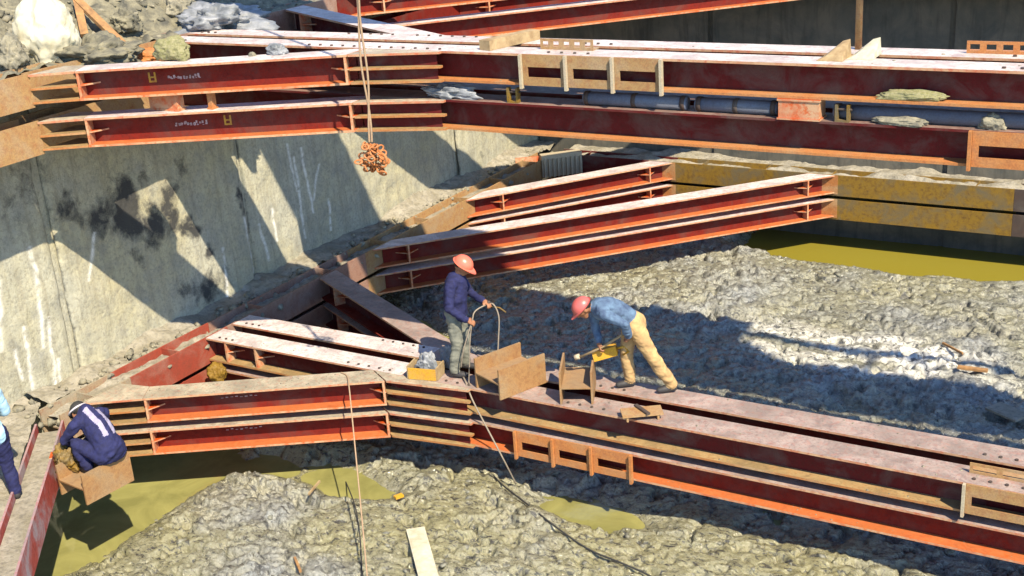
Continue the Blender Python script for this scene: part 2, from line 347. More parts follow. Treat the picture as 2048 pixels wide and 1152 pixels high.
# clods of clay strewn over the floor: uncountable
def clod_field(name, mat, pts, smin, smax, flat=.7):
    bm = bmesh.new(); bmesh.ops.create_icosphere(bm, subdivisions=1, radius=1); bv = np.array([v.co[:] for v in bm.verts]); bf = np.array([[v.index for v in f.verts] for f in bm.faces]); bm.free()
    n = len(pts); V = np.repeat(bv[None], n, 0)*(1+.28*rng.standard_normal((n, len(bv), 1)))
    s = smin+(smax-smin)*rng.random((n, 1, 1))**2.5
    V = V*s*np.array([1, 1, flat])*(.7+.6*rng.random((n, 1, 3)))
    a = rng.random(n)*6.283; c, q = np.cos(a)[:, None], np.sin(a)[:, None]
    x = V[..., 0]*c-V[..., 1]*q; y = V[..., 0]*q+V[..., 1]*c
    V = np.stack([x, y, V[..., 2]], -1)+np.asarray(pts)[:, None, :]
    Fc = (bf[None]+np.arange(n)[:, None, None]*len(bv)).reshape(-1, 3)
    me = bpy.data.meshes.new(name); me.vertices.add(n*len(bv)); me.vertices.foreach_set('co', V.reshape(-1).astype(np.float32))
    me.loops.add(Fc.size); me.loops.foreach_set('vertex_index', Fc.reshape(-1).astype(np.int32)); me.polygons.add(len(Fc))
    me.polygons.foreach_set('loop_start', np.arange(0, Fc.size, 3, dtype=np.int32)); me.update(calc_edges=True); me.materials.append(M[mat])
    o = bpy.data.objects.new(name, me); COL.link(o); return o
px = rng.uniform(-12.5, 1.5, 5200); py = rng.uniform(8.2, 22.6, 5200)
pz, pw = mud_height(px[:, None], py[:, None]); pz = pz[:, 0]; keep = (pz > -1.40) & (fbm(px/.9, py/.9, 3, 61) > -.12)
o = clod_field('clay_clods', 'clod', np.stack([px, py, pz-.01], -1)[keep], .010, .055, .55)
tag(o, 'loose clods of tan clay strewn over the pit floor', 'clods', kind='stuff')

# left diaphragm wall, one panel per pour, joints recessed
wall = empty('diaphragm_wall', (XW, 14, -2.2), 'stained concrete diaphragm wall with vertical panel joints and tar patches', 'wall')
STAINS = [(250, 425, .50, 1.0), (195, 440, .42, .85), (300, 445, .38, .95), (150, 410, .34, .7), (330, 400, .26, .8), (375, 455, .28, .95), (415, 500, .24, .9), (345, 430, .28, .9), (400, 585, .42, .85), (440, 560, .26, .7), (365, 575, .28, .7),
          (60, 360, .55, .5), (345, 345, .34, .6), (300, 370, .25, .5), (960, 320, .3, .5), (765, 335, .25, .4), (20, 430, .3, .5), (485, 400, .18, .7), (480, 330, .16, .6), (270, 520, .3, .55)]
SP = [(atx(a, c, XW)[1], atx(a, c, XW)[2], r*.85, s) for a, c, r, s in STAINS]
DRIPS = [(590, 320, 612, 470), (605, 300, 628, 420), (640, 330, 628, 400), (485, 440, 505, 540), (522, 450, 540, 520), (66, 500, 92, 690), (100, 640, 118, 800), (52, 660, 75, 810), (186, 470, 175, 560), (118, 720, 128, 790), (575, 290, 598, 380), (440, 500, 452, 610), (0, 560, 6, 700), (32, 700, 48, 760), (545, 420, 556, 480), (660, 400, 664, 460)]
DP = [(atx(a, c, XW)[1:], atx(e, g, XW)[1:]) for a, c, e, g in DRIPS]
edges = [3.0, 6.4, 10.33, 14.0, 20.08, 24.6]
for k in range(5):
    y0, y1 = edges[k]+.035, edges[k+1]-.035
    ys = np.arange(y0, y1+.012, .024 if k in (1, 2, 3) else .05); zs = np.arange(-2.2, 4.12, .026 if k in (1, 2, 3) else .05)
    YY, ZZ = np.meshgrid(ys, zs, indexing='ij')
    d = .045*fbm(YY/1.6, ZZ/2.2, 4, 70+k)+.016*fbm(YY/.2, ZZ/.3, 3, 80+k)+.02*np.abs(fbm(YY/.6, ZZ/1.6, 3, 85+k))
    edge = np.minimum(YY-y0, y1-YY); d = d-.05*np.exp(-edge/.035)*(1+.5*fbm(ZZ/.3, YY, 2, 90))
    XX = XW+d+(.025, -.02, .02, -.015, .02)[k]
    st = np.zeros_like(YY)
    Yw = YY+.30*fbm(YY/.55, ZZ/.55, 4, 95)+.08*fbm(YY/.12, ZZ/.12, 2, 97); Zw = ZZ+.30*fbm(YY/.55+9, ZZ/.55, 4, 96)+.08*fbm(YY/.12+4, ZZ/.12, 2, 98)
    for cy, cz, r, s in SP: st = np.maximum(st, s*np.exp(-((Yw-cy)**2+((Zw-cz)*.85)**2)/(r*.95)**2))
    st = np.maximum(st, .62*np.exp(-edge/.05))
    dr = np.zeros_like(YY)
    for (ya, za), (yb, zb) in DP:
        t = np.clip((za-ZZ)/max(za-zb, .05), -.1, 1.1); yc = ya+(yb-ya)*t+.03*fbm(ZZ/.25, ZZ*0+ya*7, 2, 99)
        dr = np.maximum(dr, np.exp(-((YY-yc)/.028)**2)*((t > -.05) & (t < 1.05)))
    P = np.stack([XX, YY, ZZ], -1)-np.array([XW, 14, -2.2])
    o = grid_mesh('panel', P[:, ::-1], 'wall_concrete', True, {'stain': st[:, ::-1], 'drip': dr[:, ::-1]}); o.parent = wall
mb = MB(); mb.box(-14.1, XW-.06, 3.0, 24.6, -2.2, 4.05); mb.build('backing', 'wall_concrete', wall)
# far wall
fw = empty('far_diaphragm_wall', (-2, 23.4, -2.2), 'dark concrete wall behind the yellow rusty walers', 'wall')
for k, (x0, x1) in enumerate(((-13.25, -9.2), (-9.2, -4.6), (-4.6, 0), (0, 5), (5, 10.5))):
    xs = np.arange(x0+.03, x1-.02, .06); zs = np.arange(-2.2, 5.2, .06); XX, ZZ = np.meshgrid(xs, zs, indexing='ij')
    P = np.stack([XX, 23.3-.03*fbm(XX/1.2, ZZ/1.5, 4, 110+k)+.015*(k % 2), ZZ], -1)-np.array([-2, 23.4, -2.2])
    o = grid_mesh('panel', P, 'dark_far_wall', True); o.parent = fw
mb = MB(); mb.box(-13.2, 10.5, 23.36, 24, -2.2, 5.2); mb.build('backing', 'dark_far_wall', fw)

# concrete and rubble ledges packed between walers and wall, at both levels
def ledge(name, z0, x0, x1, y0, y1, seed, amp=.09, rise=.18, mat='ledge_concrete'):
    xs = np.arange(x0, x1+.01, .03); ys = np.arange(y0, y1, .035); A, B = np.meshgrid(xs, ys, indexing='ij')
    t = (x1-A)/(x1-x0); z = z0+rise*t**1.5*(.6+.6*fbm(A/.8, B/.9, 3, seed))+amp*fbm(A/.45, B/.5, 4, seed+2)+.06*(1-worley(A/.17, B/.15, seed+4))*sstep(-.2, .3, fbm(A/.9, B/.9, 2, seed+6))
    return tag(grid_mesh(name, np.stack([A, B, z], -1), mat), kind='structure')
ledge('concrete_ledge', -.07, -13.32, -12.80, 9.4, 23.3, 120)
ledge('corner_ledge', -.16, -13.32, -9.2, 3.2, 9.42, 130, .05, .25)
# the diagonal corner cuts the ledge: trim the corner ledge to the landward side of the corner waler
o = bpy.data.objects['corner_ledge']; me = o.data; bm = bmesh.new(); bm.from_mesh(me)
DA = Vector((-12.28, 9.16, 0)); DB = Vector((-8.9, 5.35, 0)); dd = (DB-DA).normalized(); dn = Vector((dd.y, -dd.x, 0))
if dn.dot(Vector((-1, -1, 0))) < 0: dn = -dn
bmesh.ops.bisect_plane(bm, geom=bm.verts[:]+bm.edges[:]+bm.faces[:], plane_co=DA+dn*.38, plane_no=-dn, clear_outer=True, clear_inner=False)
bm.to_mesh(me); bm.free()

# rubble bank above the wall
xs = np.arange(-22, -12.45, .05); ys = np.arange(2.5, 24.5, .05); A, B = np.meshgrid(xs, ys, indexing='ij')
t = (-12.5-A)
z = HU-.10+.62*np.maximum(t-.35, 0)+.22*fbm(A/1.4, B/1.4, 4, 140)*np.clip(t, 0, 1)+.12*(1-worley(A/.42+.7*fbm(A/.4, B/.4, 3, 142), B/.4+.7*fbm(A/.4+5, B/.4, 3, 143), 144))*np.clip(t*1.2, .2, 1)+.10*np.abs(fbm(A/.3, B/.3, 4, 149))+.07*(1-worley(A/.16, B/.15, 146))+.05*fbm(A/.1, B/.1, 2, 148)
tag(grid_mesh('rubble_bank', np.stack([A, B, z], -1), 'rubble_soil'), kind='structure')
def bank_z(x, y):
    i = int(np.clip((x+22)/.05, 0, A.shape[0]-1)); j = int(np.clip((y-2.5)/.05, 0, A.shape[1]-1)); return float(z[i, j])
q = rng.uniform(0, 1, (1100, 2)); bx = -12.55-q[:, 0]**1.3*4.5; by = 8.0+q[:, 1]*9
bz = np.array([bank_z(a, c) for a, c in zip(bx, by)])
tag(clod_field('bank_stones', 'stone', np.stack([bx, by, bz-.02], -1), .012, .085, .6), 'loose stones and spoil covering the bank above the wall', 'stones', kind='stuff')
q = rng.uniform(0, 1, (900, 2)); bx = -12.55-q[:, 0]**1.2*4.0; by = 8.0+q[:, 1]*9; bz = np.array([bank_z(a, c) for a, c in zip(bx, by)])
tag(clod_field('bank_spoil', 'rubble_soil', np.stack([bx, by, bz-.01], -1), .01, .09, .6), 'dark crumbled spoil between the stones of the bank', 'spoil', kind='stuff')
q = rng.uniform(0, 1, (700, 2)); lx = -13.25+q[:, 0]*.85; ly = 9.0+q[:, 1]*14; lz = np.full(700, -.03); lz[lx > -12.78] = -.13
tag(clod_field('ledge_debris', 'stone', np.stack([lx, ly, lz], -1), .01, .07, .8), 'small concrete debris lying along the ledge behind the walers', 'debris', kind='stuff')

# ------------------------------------------------------------------ steel frames
BH = .35; BW = .371; TF = .026; TW = .02
TIERS = {0: (0.0, -.465), 1: (HU, HU-.561)}            # top of the two stacked beams of each frame
LEV = {0: 'lower', 1: 'upper'}
def ibeam(label, group, P0, P1, nrm, ztop, sA=0., sB=0., top='dusty_flange', web='red_steel', bot='red_steel_orange', plates=(), w=BW, h=BH, name='steel_beam', cat='beam', gus=True):
    P0 = Vector((*P0, 0)); P1 = Vector((*P1, 0)); u = (P1-P0); L = u.length; u.normalize(); n = Vector((*nrm, 0)).normalized()
    root = empty(name, (P0.x, P0.y, ztop-h), label, cat, group)
    def pt(s, v): p = P0+u*s+n*v; return (p.x, p.y)
    def strip(v0, v1, g0=0, g1=0): return [pt(sA*v0/w+g0, v0), pt(L+sB*v0/w-g1, v0), pt(L+sB*v1/w-g1, v1), pt(sA*v1/w+g0, v1)]
    MB().prism(strip(0, w), ztop-TF, ztop).build('top_flange', top, root)
    MB().prism(strip(w/2-TW/2, w/2+TW/2), ztop-h+TF, ztop-TF).build('web', web, root)
    MB().prism(strip(0, w), ztop-h, ztop-h+TF).build('bottom_flange', bot, root)
    for s in plates:
        for a, c in ((.004, w/2-TW/2), (w/2+TW/2, w-.004)):
            sf = MB().prism([pt(s-.014, a), pt(s+.014, a), pt(s+.014, c), pt(s-.014, c)], ztop-h+TF, ztop-TF).build('stiffener', 'red_steel_orange', root); s_near = sf if a < .01 else s_near
        if gus:
            for k in (-1, 1):
                MB().prism([pt(s+k*.014, .02), pt(s+k*.014, w/2-TW/2), pt(s+k*.20, w/2-TW/2)], ztop-h*.5-.009, ztop-h*.5+.009).build('gusset', 'red_steel_orange', s_near)
    root['L'] = L
    return root, pt, L
def corner_piece(label, group, poly, ztop, h=BH, mat='tan_dust_flange', top='cream_flange', back=None, face=None):
    cx = sum(p[0] for p in poly)/len(poly); cy = sum(p[1] for p in poly)/len(poly)
    r = empty('corner_piece', (cx, cy, ztop-h), label, 'corner piece', group)
    MB().prism(poly, ztop-TF, ztop).build('top_plate', top, r)
    MB().prism(poly, ztop-h/2-.013, ztop-h/2+.013).build('middle_plate', mat, r)
    MB().prism(poly, ztop-h, ztop-h+TF).build('bottom_plate', mat, r)
    if back: 
        for za, zb in ((ztop-h+TF, ztop-h/2-.013), (ztop-h/2+.013, ztop-TF)): MB().prism(back, za, zb).build('back_plate', 'maroon_steel', r)
    return r
def waler(label, group, axis, a0, a1, f, ztop, h, depth, mat, sgn, name='waler'):
    """H beam lying on its side; f = position of the pit-side face; sgn = direction away from the pit"""
    r = empty(name, ((f, (a0+a1)/2, ztop-h) if axis == 'y' else ((a0+a1)/2, f, ztop-h)), label, 'beam', group)
    def bx(m, d0, d1, z0, z1):
        lo, hi = sorted((f+sgn*d0, f+sgn*d1))
        return m.box(lo, hi, a0, a1, z0, z1) if axis == 'y' else m.box(a0, a1, lo, hi, z0, z1)
    bx(MB(), 0, .026, ztop-h, ztop).build('front_flange', mat, r)
    bx(MB(), depth-.026, depth, ztop-h, ztop).build('rear_flange', mat, r)
    bx(MB(), .026, depth-.026, ztop-h/2-.01, ztop-h/2+.01).build('web', mat, r)
    n = max(1, int((a1-a0)/1.3))
    for k in range(n):
        c = a0+(k+.5)*(a1-a0)/n; m = MB()
        for z0, z1 in ((ztop-h/2+.01, ztop-.01), (ztop-h+.01, ztop-h/2-.01)):
            (m.box(min(f+sgn*.026, f+sgn*(depth-.026)), max(f+sgn*.026, f+sgn*(depth-.026)), c-.01, c+.01, z0, z1) if axis == 'y'
             else m.box(c-.01, c+.01, min(f+sgn*.026, f+sgn*(depth-.026)), max(f+sgn*.026, f+sgn*(depth-.026)), z0, z1))
        m.build('stiffener', mat, r)
    return r

def bolts(root, pts, z, r=.019, hgt=.016):
    tfl = [c for c in root.children if c.name.startswith('top_flange')][0]
    for x, y in pts:
        MB().prism([(x+r*math.cos(k*math.pi/3), y+r*math.sin(k*math.pi/3)) for k in range(6)], z+.0005, z+hgt).build('bolt', 'dark_steel', tfl)
YB0 = 11.844; YB1 = YB0+BW+.199; YB2 = YB1+BW
XR = 9.0
WH = .40
for lev in (0, 1):
    L_ = LEV[lev]
    for ti, zt in enumerate(TIERS[lev]):
        T_ = 'topmost' if ti == 0 else 'lowermost'
        tiername = 'top beam' if ti == 0 else 'bottom beam'
        topm = ('muddy_flange' if lev == 0 else 'dusty_flange') if ti == 0 else ('maroon_steel' if lev else 'muddy_flange')
        webm = 'maroon_steel' if lev == 1 or ti == 0 else 'red_steel'
        # long double strut
        for yb, side in ((YB0, 'facing the muddy foreground'), (YB1, 'facing the corner braces')):
            fr = yb == YB0
            rt, _, _ = ibeam(f'{tiername} of the wall-to-node strut length, {L_} frame, {side}', f'{L_} short strut lengths', (XF+.004, yb), (-9.0, yb), (0, 1), zt, name='steel_strut', cat='strut', top='dusty_flange' if ti == 0 else topm, web=webm, bot='tan_dust_flange', plates=(.35, .9) if ti == 0 and lev == 0 and fr else ())
            if ti == 0: bolts(rt, [(-9.9+.17*k, yb+(.07 if fr else .30)) for k in range(5)]+[(-12.2+.12*k, yb+.08) for k in range(3)], zt)
            rt, _, _ = ibeam(f'{tiername} of the long double strut, {L_} frame, {side}', f'{L_} long strut beams', (-8.996, yb), (XR, yb), (0, 1), zt, name='steel_strut', cat='strut', top=topm, web=webm, bot=('tan_dust_flange' if ti == 0 else 'orange_dust_flange') if lev == 0 else 'tan_orange_plate')
            if ti == 0: bolts(rt, [(-8.85+.17*k, yb+(.07 if fr else .30)) for k in range(6)]+[(x_+.16*k, yb+.10) for x_ in (-6.6, -1.9) for k in range(4)], zt)
        # diagonal on the near side of the strut
        P0, P1 = ((-11.744, 9.98), (-9.10, 11.62)) if lev == 0 else ((-11.80, 9.93), (-8.98, 11.43))
        u = Vector((P1[0]-P0[0], P1[1]-P0[1])).normalized(); n = Vector((-u.y, u.x))
        q = Vector(P1)+n*BW; over = (YB0-.004-q.y)/u.y; sB = over
        r, pt, L = ibeam(f'{tiername} of the paint marked diagonal brace in the {L_} frame', f'{L_} marked diagonal beams', P0, P1, n, zt, name='diagonal_brace', cat='brace', sB=sB, top='dusty_flange' if lev else 'cream_flange', bot='orange_dust_flange', plates=(.02, (Vector(P1)-Vector(P0)).length-.02))
        # paint marks: an unreadable white line of lettering and a yellow emblem
        m = MB(); vw = BW/2-TW/2-.003; s0, s1 = ((1.02, 1.42) if lev else (.95, 1.45)); rm = random.Random(3+ti+lev*2)
        if lev == 1:
            for k in range(11):
                a = s0+(s1-s0)*k/11
                for e in range(3):
                    z0 = zt-.185+rm.uniform(-.012, .02); a0 = a+rm.uniform(0, .014)
                    A_, B_ = pt(a0, vw-.003), pt(a0+rm.choice((.006, .02, .026)), vw-.003)
                    C_, D_ = pt(a0, vw), pt(a0+.02, vw)
                    m.prism([A_, B_, D_, C_], z0, z0+rm.choice((.007, .02, .03)))
            m.build('painted_lettering', 'white_mark', r)
            m = MB(); e0 = .80 if ti == 0 else 1.62
            for a, c, za, zb in ((0, .022, 0, .12), (.068, .09, 0, .12), (.022, .068, 0, .022), (.022, .068, .052, .07)):
                m.prism([pt(e0+a, vw-.003), pt(e0+c, vw-.003), pt(e0+c, vw), pt(e0+a, vw)], zt-.215+za, zt-.215+zb)
            m.build('painted_emblem', 'mark_yellow', r)
        else:
            for k in range(8):
                a = s0+(s1-s0)*k/8; z0 = zt-.15+rm.uniform(-.01, .01)
                m.prism([pt(a, vw-.003), pt(a+.035, vw-.003), pt(a+.035, vw), pt(a, vw)], z0, z0+rm.choice((.008, .015)))
            m.build('painted_lettering', 'white_mark', r)
        # wedge between the diagonal and the strut
        bk = Vector(P1)+n*BW+u*over
        corner_piece(f'open wedge piece with three plates between {tiername} of marked diagonal and {L_} long strut', f'{L_} node wedge pieces',
                     [(P1[0]+.018, P1[1]+.012), (-7.93, YB0-.06), (-7.93, YB0-.004), (bk.x+.03, YB0-.004)], zt, back=[(P1[0]+.03, P1[1]+.17), (-8.0, YB0-.012), (-8.0, YB0-.006), (bk.x+.05, YB0-.006)])
        # stub from the diagonal to the waler
        nb = Vector(P0)+n*BW; yl = 9.56 if lev == 0 else 9.54
        corner_piece(f'open corner stub joining {tiername} of the marked diagonal to the {L_} wall waler', f'{L_} corner stubs',
                     [(XF+(.15 if lev else .006), yl+(.09 if lev else 0)), (P0[0]-.004, P0[1]-.003), (nb.x-.004, nb.y-.003), (XF+(.15 if lev else .006), nb.y-.08)], zt)
        # diagonal on the far side of the strut
        A0 = (XF+.02, 14.45); A1 = (-9.28, YB2+.006); u = Vector((A1[0]-A0[0], A1[1]-A0[1])).normalized(); n = Vector((-u.y, u.x))
        q0 = Vector(A0)+n*BW; q1 = Vector(A1)+n*BW
        ibeam(f'{tiername} of the plain diagonal brace from the {L_} long strut to the wall', f'{L_} plain diagonal beams', A0, A1, n, zt, name='diagonal_brace', cat='brace', sA=-(q0.x-XF-.02)/u.x, sB=(YB2+.006-q1.y)/u.y, top='muddy_flange' if lev == 0 else 'dusty_flange', web='maroon_steel', bot='red_steel', plates=(.5,) )
        # two corner braces at 45 degrees to the far wall
        for bi, (a, c, nm) in enumerate((((XF+.01, 15.90), (-6.43, 22.44), 'longer'), ((XF+.01, 18.90), (-9.72, 22.44), 'shorter'))):
            u = Vector((c[0]-a[0], c[1]-a[1])).normalized(); n = Vector((-u.y, u.x)); q0 = Vector(a)+n*BW; q1 = Vector(c)+n*BW; L = (Vector(c)-Vector(a)).length
            rb, _, _ = ibeam(f'{tiername} of the {nm} corner brace in the {L_} frame, spanning to the far wall', f'{L_} corner braces', a, c, n, zt, name='corner_brace', cat='brace', sA=-(q0.x-XF-.01)/u.x, sB=(22.44-q1.y)/u.y, top='dusty_flange', web='red_steel', bot='orange_dust_flange', plates=(.62, L-.55) if bi == 0 else (.75, L-.5))
            bxx = q1.x+u.x*(22.44-q1.y)/u.y
            MB().box(bxx-.05, c[0]+.06, 22.441, 22.449, zt-BH-.02, zt-.002).build('end_plate', 'tan_dust_flange', rb)
        # walers
        for (y0, y1, mt, ds) in ((10.40 if lev == 0 else 9.68, 12.3, 'red_waler' if lev == 0 else 'tan_plate', 'red' if lev == 0 else 'tan'),)+(((9.20, 10.396, 'caked_waler', 'mud caked'),) if lev == 0 else ())+( (12.304, 15.7, 'brown_plate', 'brown'), (15.704, 22.40, 'tan_plate' if lev == 0 else 'red_steel', 'tan rusty' if lev == 0 else 'red')):
            where = {10.40: 'beside the marked diagonal', 9.20: 'by the crouching worker', 9.68: 'beside the marked diagonal', 12.304: 'at the plain diagonal', 15.704: 'behind the corner braces'}[y0]
            waler(f'{ds} {"upper" if ti == 0 else "under"} waler of the {L_} frame on the stained wall, {where}', f'{L_} wall walers', 'y', y0, y1, XF, zt, WH, .40, mt, -1)
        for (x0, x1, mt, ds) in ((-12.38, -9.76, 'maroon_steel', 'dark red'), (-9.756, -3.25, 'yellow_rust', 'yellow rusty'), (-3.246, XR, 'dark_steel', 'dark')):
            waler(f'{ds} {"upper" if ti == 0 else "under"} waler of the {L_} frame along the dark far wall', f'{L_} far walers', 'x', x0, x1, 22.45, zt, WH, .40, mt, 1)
tag(ledge('far_ledge', -.09, -12.4, XR, 22.85, 23.3, 160, .07, .0), kind='structure')
xs = np.arange(-12.3, 2, .03); ys = np.arange(22.5, 23.32, .03); A2, B2 = np.meshgrid(xs, ys, indexing='ij')
fz = -.05+.10*fbm(A2/.5, B2/.4, 4, 171)+.10*sstep(-.1, .5, fbm(A2/1.2, B2/.8, 2, 173)); fz[:, 0] = -.1
tag(grid_mesh('far_waler_debris', np.stack([A2, B2, fz], -1), 'ledge_concrete'), 'pale concrete debris heaped on top of the yellow rusty waler', 'debris', kind='stuff')

# upper-left pit-side faces and the near corner waler
for lev in (0, 1):
    for ti, zt in enumerate(TIERS[lev]):
        if lev == 1:
            waler(f'tan plated {"upper" if ti == 0 else "under"} waler end of the upper frame, level with the rubble', 'upper waler ends', 'y', 6.2, 9.66, XF+.14, zt+.01, WH, .38, 'tan_plate', -1)
# corner waler at the near left: H beam on its side, running diagonally
zt = 0.0; n2 = dn
cw = empty('corner_waler', (DA.x, DA.y, zt-.4), 'blotchy red corner waler in front of the worker in pale blue', 'beam')
Ld = (DB-DA).length
def dq(s, v): p = DA+dd*s+n2*v; return (p.x, p.y)
for nm, a, c, z0, z1 in (('front_flange', 0, .026, -.4, 0), ('rear_flange', .32, .346, -.4, 0), ('web', .026, .32, -.21, -.19)):
    MB().prism([dq(.05, a), dq(Ld, a), dq(Ld, c), dq(.05, c)], z0, z1).build(nm, 'blotchy_red', cw)
for s in (.95,):
    MB().prism([dq(s, -.004), dq(s+.16, -.004), dq(s+.16, .03), dq(s, .03)], .001, .012).build('orange_patch', 'red_steel_orange', cw)
o = ledge('waler_fill', -.13, -12.78, -12.43, 9.3, 22.3, 180, .05, .0, 'ledge_concrete')
tag(MB().prism([dq(.1, .03), dq(Ld, .03), dq(Ld, .316), dq(.1, .316)], -.19, -.11).build('corner_waler_fill', 'ledge_concrete'), kind='structure')

# splice brackets with window openings
def bracket(label, group, x0, x1, zt, yf, nbay, mat, ribm=None, h=BH, win=(.40, .72), prot=.055, extra=.03):
    r = empty('splice_bracket', ((x0+x1)/2, yf, zt-h), label, 'bracket', group); ribm = ribm or mat
    bw = (x1-x0)/nbay; y0, y1 = yf-.016, yf-.003
    for k in range(nbay):
        a, c = x0+k*bw+.018, x0+(k+1)*bw-.018; m = MB(); zw0, zw1 = zt-h*win[1], zt-h*win[0]
        m.box(a, c, y0, y1, zw1, zt-.004); m.box(a, c, y0, y1, zt-h+.004, zw0)
        m.box(a, a+.06, y0, y1, zw0, zw1); m.box(c-.05, c, y0, y1, zw0, zw1); m.build('cover_plate', mat, r)
    for k in range(nbay+1):
        c = x0+k*bw; MB().box(c-.015, c+.015, yf-prot, yf-.003, zt-h-extra, zt-.002).build('rib', ribm, r)
    return r
def holed_angle(label, x0, x1, y, z, nh, mat, hgt=.12):
    r = empty('holed_angle', ((x0+x1)/2, y, z), label, 'angle plate', 'holed angle plates on the struts')
    m = MB(); m.box(x0, x1, y, y+.012, z+.001, z+.03); m.box(x0, x1, y, y+.012, z+hgt-.03, z+hgt)
    st = (x1-x0)/nh
    for k in range(nh+1):
        a = x0+k*st-.03; m.box(max(x0, a), min(x1, a+.06), y, y+.012, z+.03, z+hgt-.03)
    m.build('holed_plate', mat, r); MB().box(x0, x1, y+.012, y+.15, z+.001, z+.013).build('foot_plate', mat, r)
    return r
bracket('pale tan splice bracket with three windows on the upper strut, near the hanging chain', 'splice brackets', -6.89, -5.22, HU, YB0, 3, 'tan_plate', 'pale_plate')
bracket('orange tan splice bracket on the under beam of the upper strut, beyond the blue pipe', 'splice brackets', -2.13, -.6, TIERS[1][1], YB0, 2, 'tan_orange_plate')
bracket('orange splice bracket with three windows on the under beam of the lower strut', 'splice brackets', -7.31, -5.73, TIERS[0][1], YB0, 3, 'tan_orange_plate')
bracket('yellowish splice bracket on the top beam of the lower strut', 'splice brackets', -1.97, -.4, 0, YB0, 2, 'tan_plate', 'pale_plate')
holed_angle('rusty holed angle plate on the upper strut above the pale bracket', -6.80, -6.15, YB0+.28, HU, 5, 'tan_plate')
holed_angle('long holed angle plate on the far edge of the upper strut', -2.36, -1.0, YB1+.2, HU, 9, 'tan_orange_plate')
holed_angle('rusty holed angle plate on the lower strut above the yellowish bracket', -1.97, -.5, YB0+.22, 0, 5, 'tan_plate')
# ribbed end plate and red pieces in the far corner
r = empty('ribbed_end_plate', (-11.9, 22.1, -.35), 'pale ribbed end plate in the far corner between red pieces', 'end plate')
a0 = atz(1085, 345, -.25); b0 = atz(1165, 335, -.25)
ua = Vector((b0[0]-a0[0], b0[1]-a0[1], 0)); La = ua.length; ua.normalize(); va = Vector((-ua.y, ua.x, 0))
MB().obox(Vector((*((a0+b0)/2)[:2], -.13))+va*.1, ua, va, (0, 0, 1), La/2, .10, .23).build('plate', 'pale_plate', r)
for k in range(9): MB().obox(Vector((a0[0], a0[1], -.17))+ua*(La*(k+.5)/9)-va*.03, ua, va, (0, 0, 1), .012, .03, .19).build('rib', 'pale_plate', r)
c0 = atz(1032, 340, -.2); c1 = atz(1082, 335, -.2); uc = Vector((c1[0]-c0[0], c1[1]-c0[1], 0)); Lc = uc.length; uc.normalize(); vc = Vector((-uc.y, uc.x, 0))
r = empty('corner_bracket', tuple(c0), 'small red corner bracket heaped with soil beside the ribbed plate', 'bracket')
MB().obox(Vector((*((c0+c1)/2)[:2], -.17))+vc*.01, uc, vc, (0, 0, 1), Lc/2, .012, .22).build('face_plate', 'red_steel_orange', r)
MB().obox(Vector((*((c0+c1)/2)[:2], -.16))+vc*.16, uc, vc, (0, 0, 1), Lc/2, .13, .012).build('shelf', 'maroon_steel', r)

# pipe and blocks lying in the gap between the two beams of the upper strut
zg = TIERS[1][1]
def pipe(label, x0, x1, mat='pipe_paint'):
    r = empty('blue_pipe', (x0, YB0+.14, zg), label, 'pipe', 'pipes between the strut beams')
    MB().tube([(x0, YB0+.14, zg+.075), (x1, YB0+.14, zg+.075)], .072, 16).build('barrel', mat, r, True)
    for x in (x0+.04, (x0+x1)/2, x1-.04): MB().tube([(x-.025, YB0+.14, zg+.076), (x+.025, YB0+.14, zg+.076)], .078, 16).build('collar', 'dark_steel', r, True)
pipe('short blue grey pipe between the upper strut beams beside the red block', -4.9, -4.02); pipe('long blue grey pipe between the upper strut beams behind the clamps', -3.45, XR-3)
pipe('dark blue pipe between the upper strut beams under the pale bracket', -6.2, -5.0)
def block(name, label, x0, x1, y0, y1, z0, z1, mat, cat='block'):
    r = empty(name, ((x0+x1)/2, (y0+y1)/2, z0), label, cat)
    MB().box(x0, x1, y0, y1, z0+.02, z1-.02).build('core', mat, r)
    MB().box(x0-.012, x1+.012, y0-.012, y1+.012, z0+.001, z0+.02).build('base_plate', mat, r); MB().box(x0-.012, x1+.012, y0-.012, y1+.012, z1-.02, z1-.001).build('cap_plate', mat, r)
block('spacer_block', 'orange red spacer block between the upper strut beams next to the short pipe', -3.97, -3.56, YB0-.02, YB0+.2, zg, zg+.21, 'red_steel_orange')
block('spacer_block', 'orange spacer block between the two marked upper diagonals', -11.30, -10.85, 10.52, 10.64, zg, zg+.21, 'red_steel_orange')
block('spacer_block', 'small pink spacer block between the two marked upper diagonals', -10.55, -10.49, 10.72, 10.80, zg, zg+.21, 'tan_orange_plate')
def clamp(label, x, y, z, mat='yellow_rust'):
    r = empty('beam_clamp', (x, y, z), label, 'clamp', 'clamps on the upper strut')
    MB().box(x-.07, x+.07, y-.035, y+.03, z+.001, z+.02).build('foot', mat, r)
    MB().box(x-.07, x-.045, y-.035, y+.03, z+.02, z+.17).build('jaw', mat, r); MB().box(x+.045, x+.07, y-.035, y+.03, z+.02, z+.17).build('jaw', mat, r)
    MB().tube([(x-.09, y, z+.12), (x+.09, y, z+.12)], .012, 8).build('bolt', 'dark_steel', r)
clamp('rusty yellow clamp on the under beam of the upper strut beside the red block', -3.34, YB0+.04, zg)
clamp('rusty yellow clamp on the under beam of the upper strut left of the pale bracket', -7.05, YB0+.05, zg)
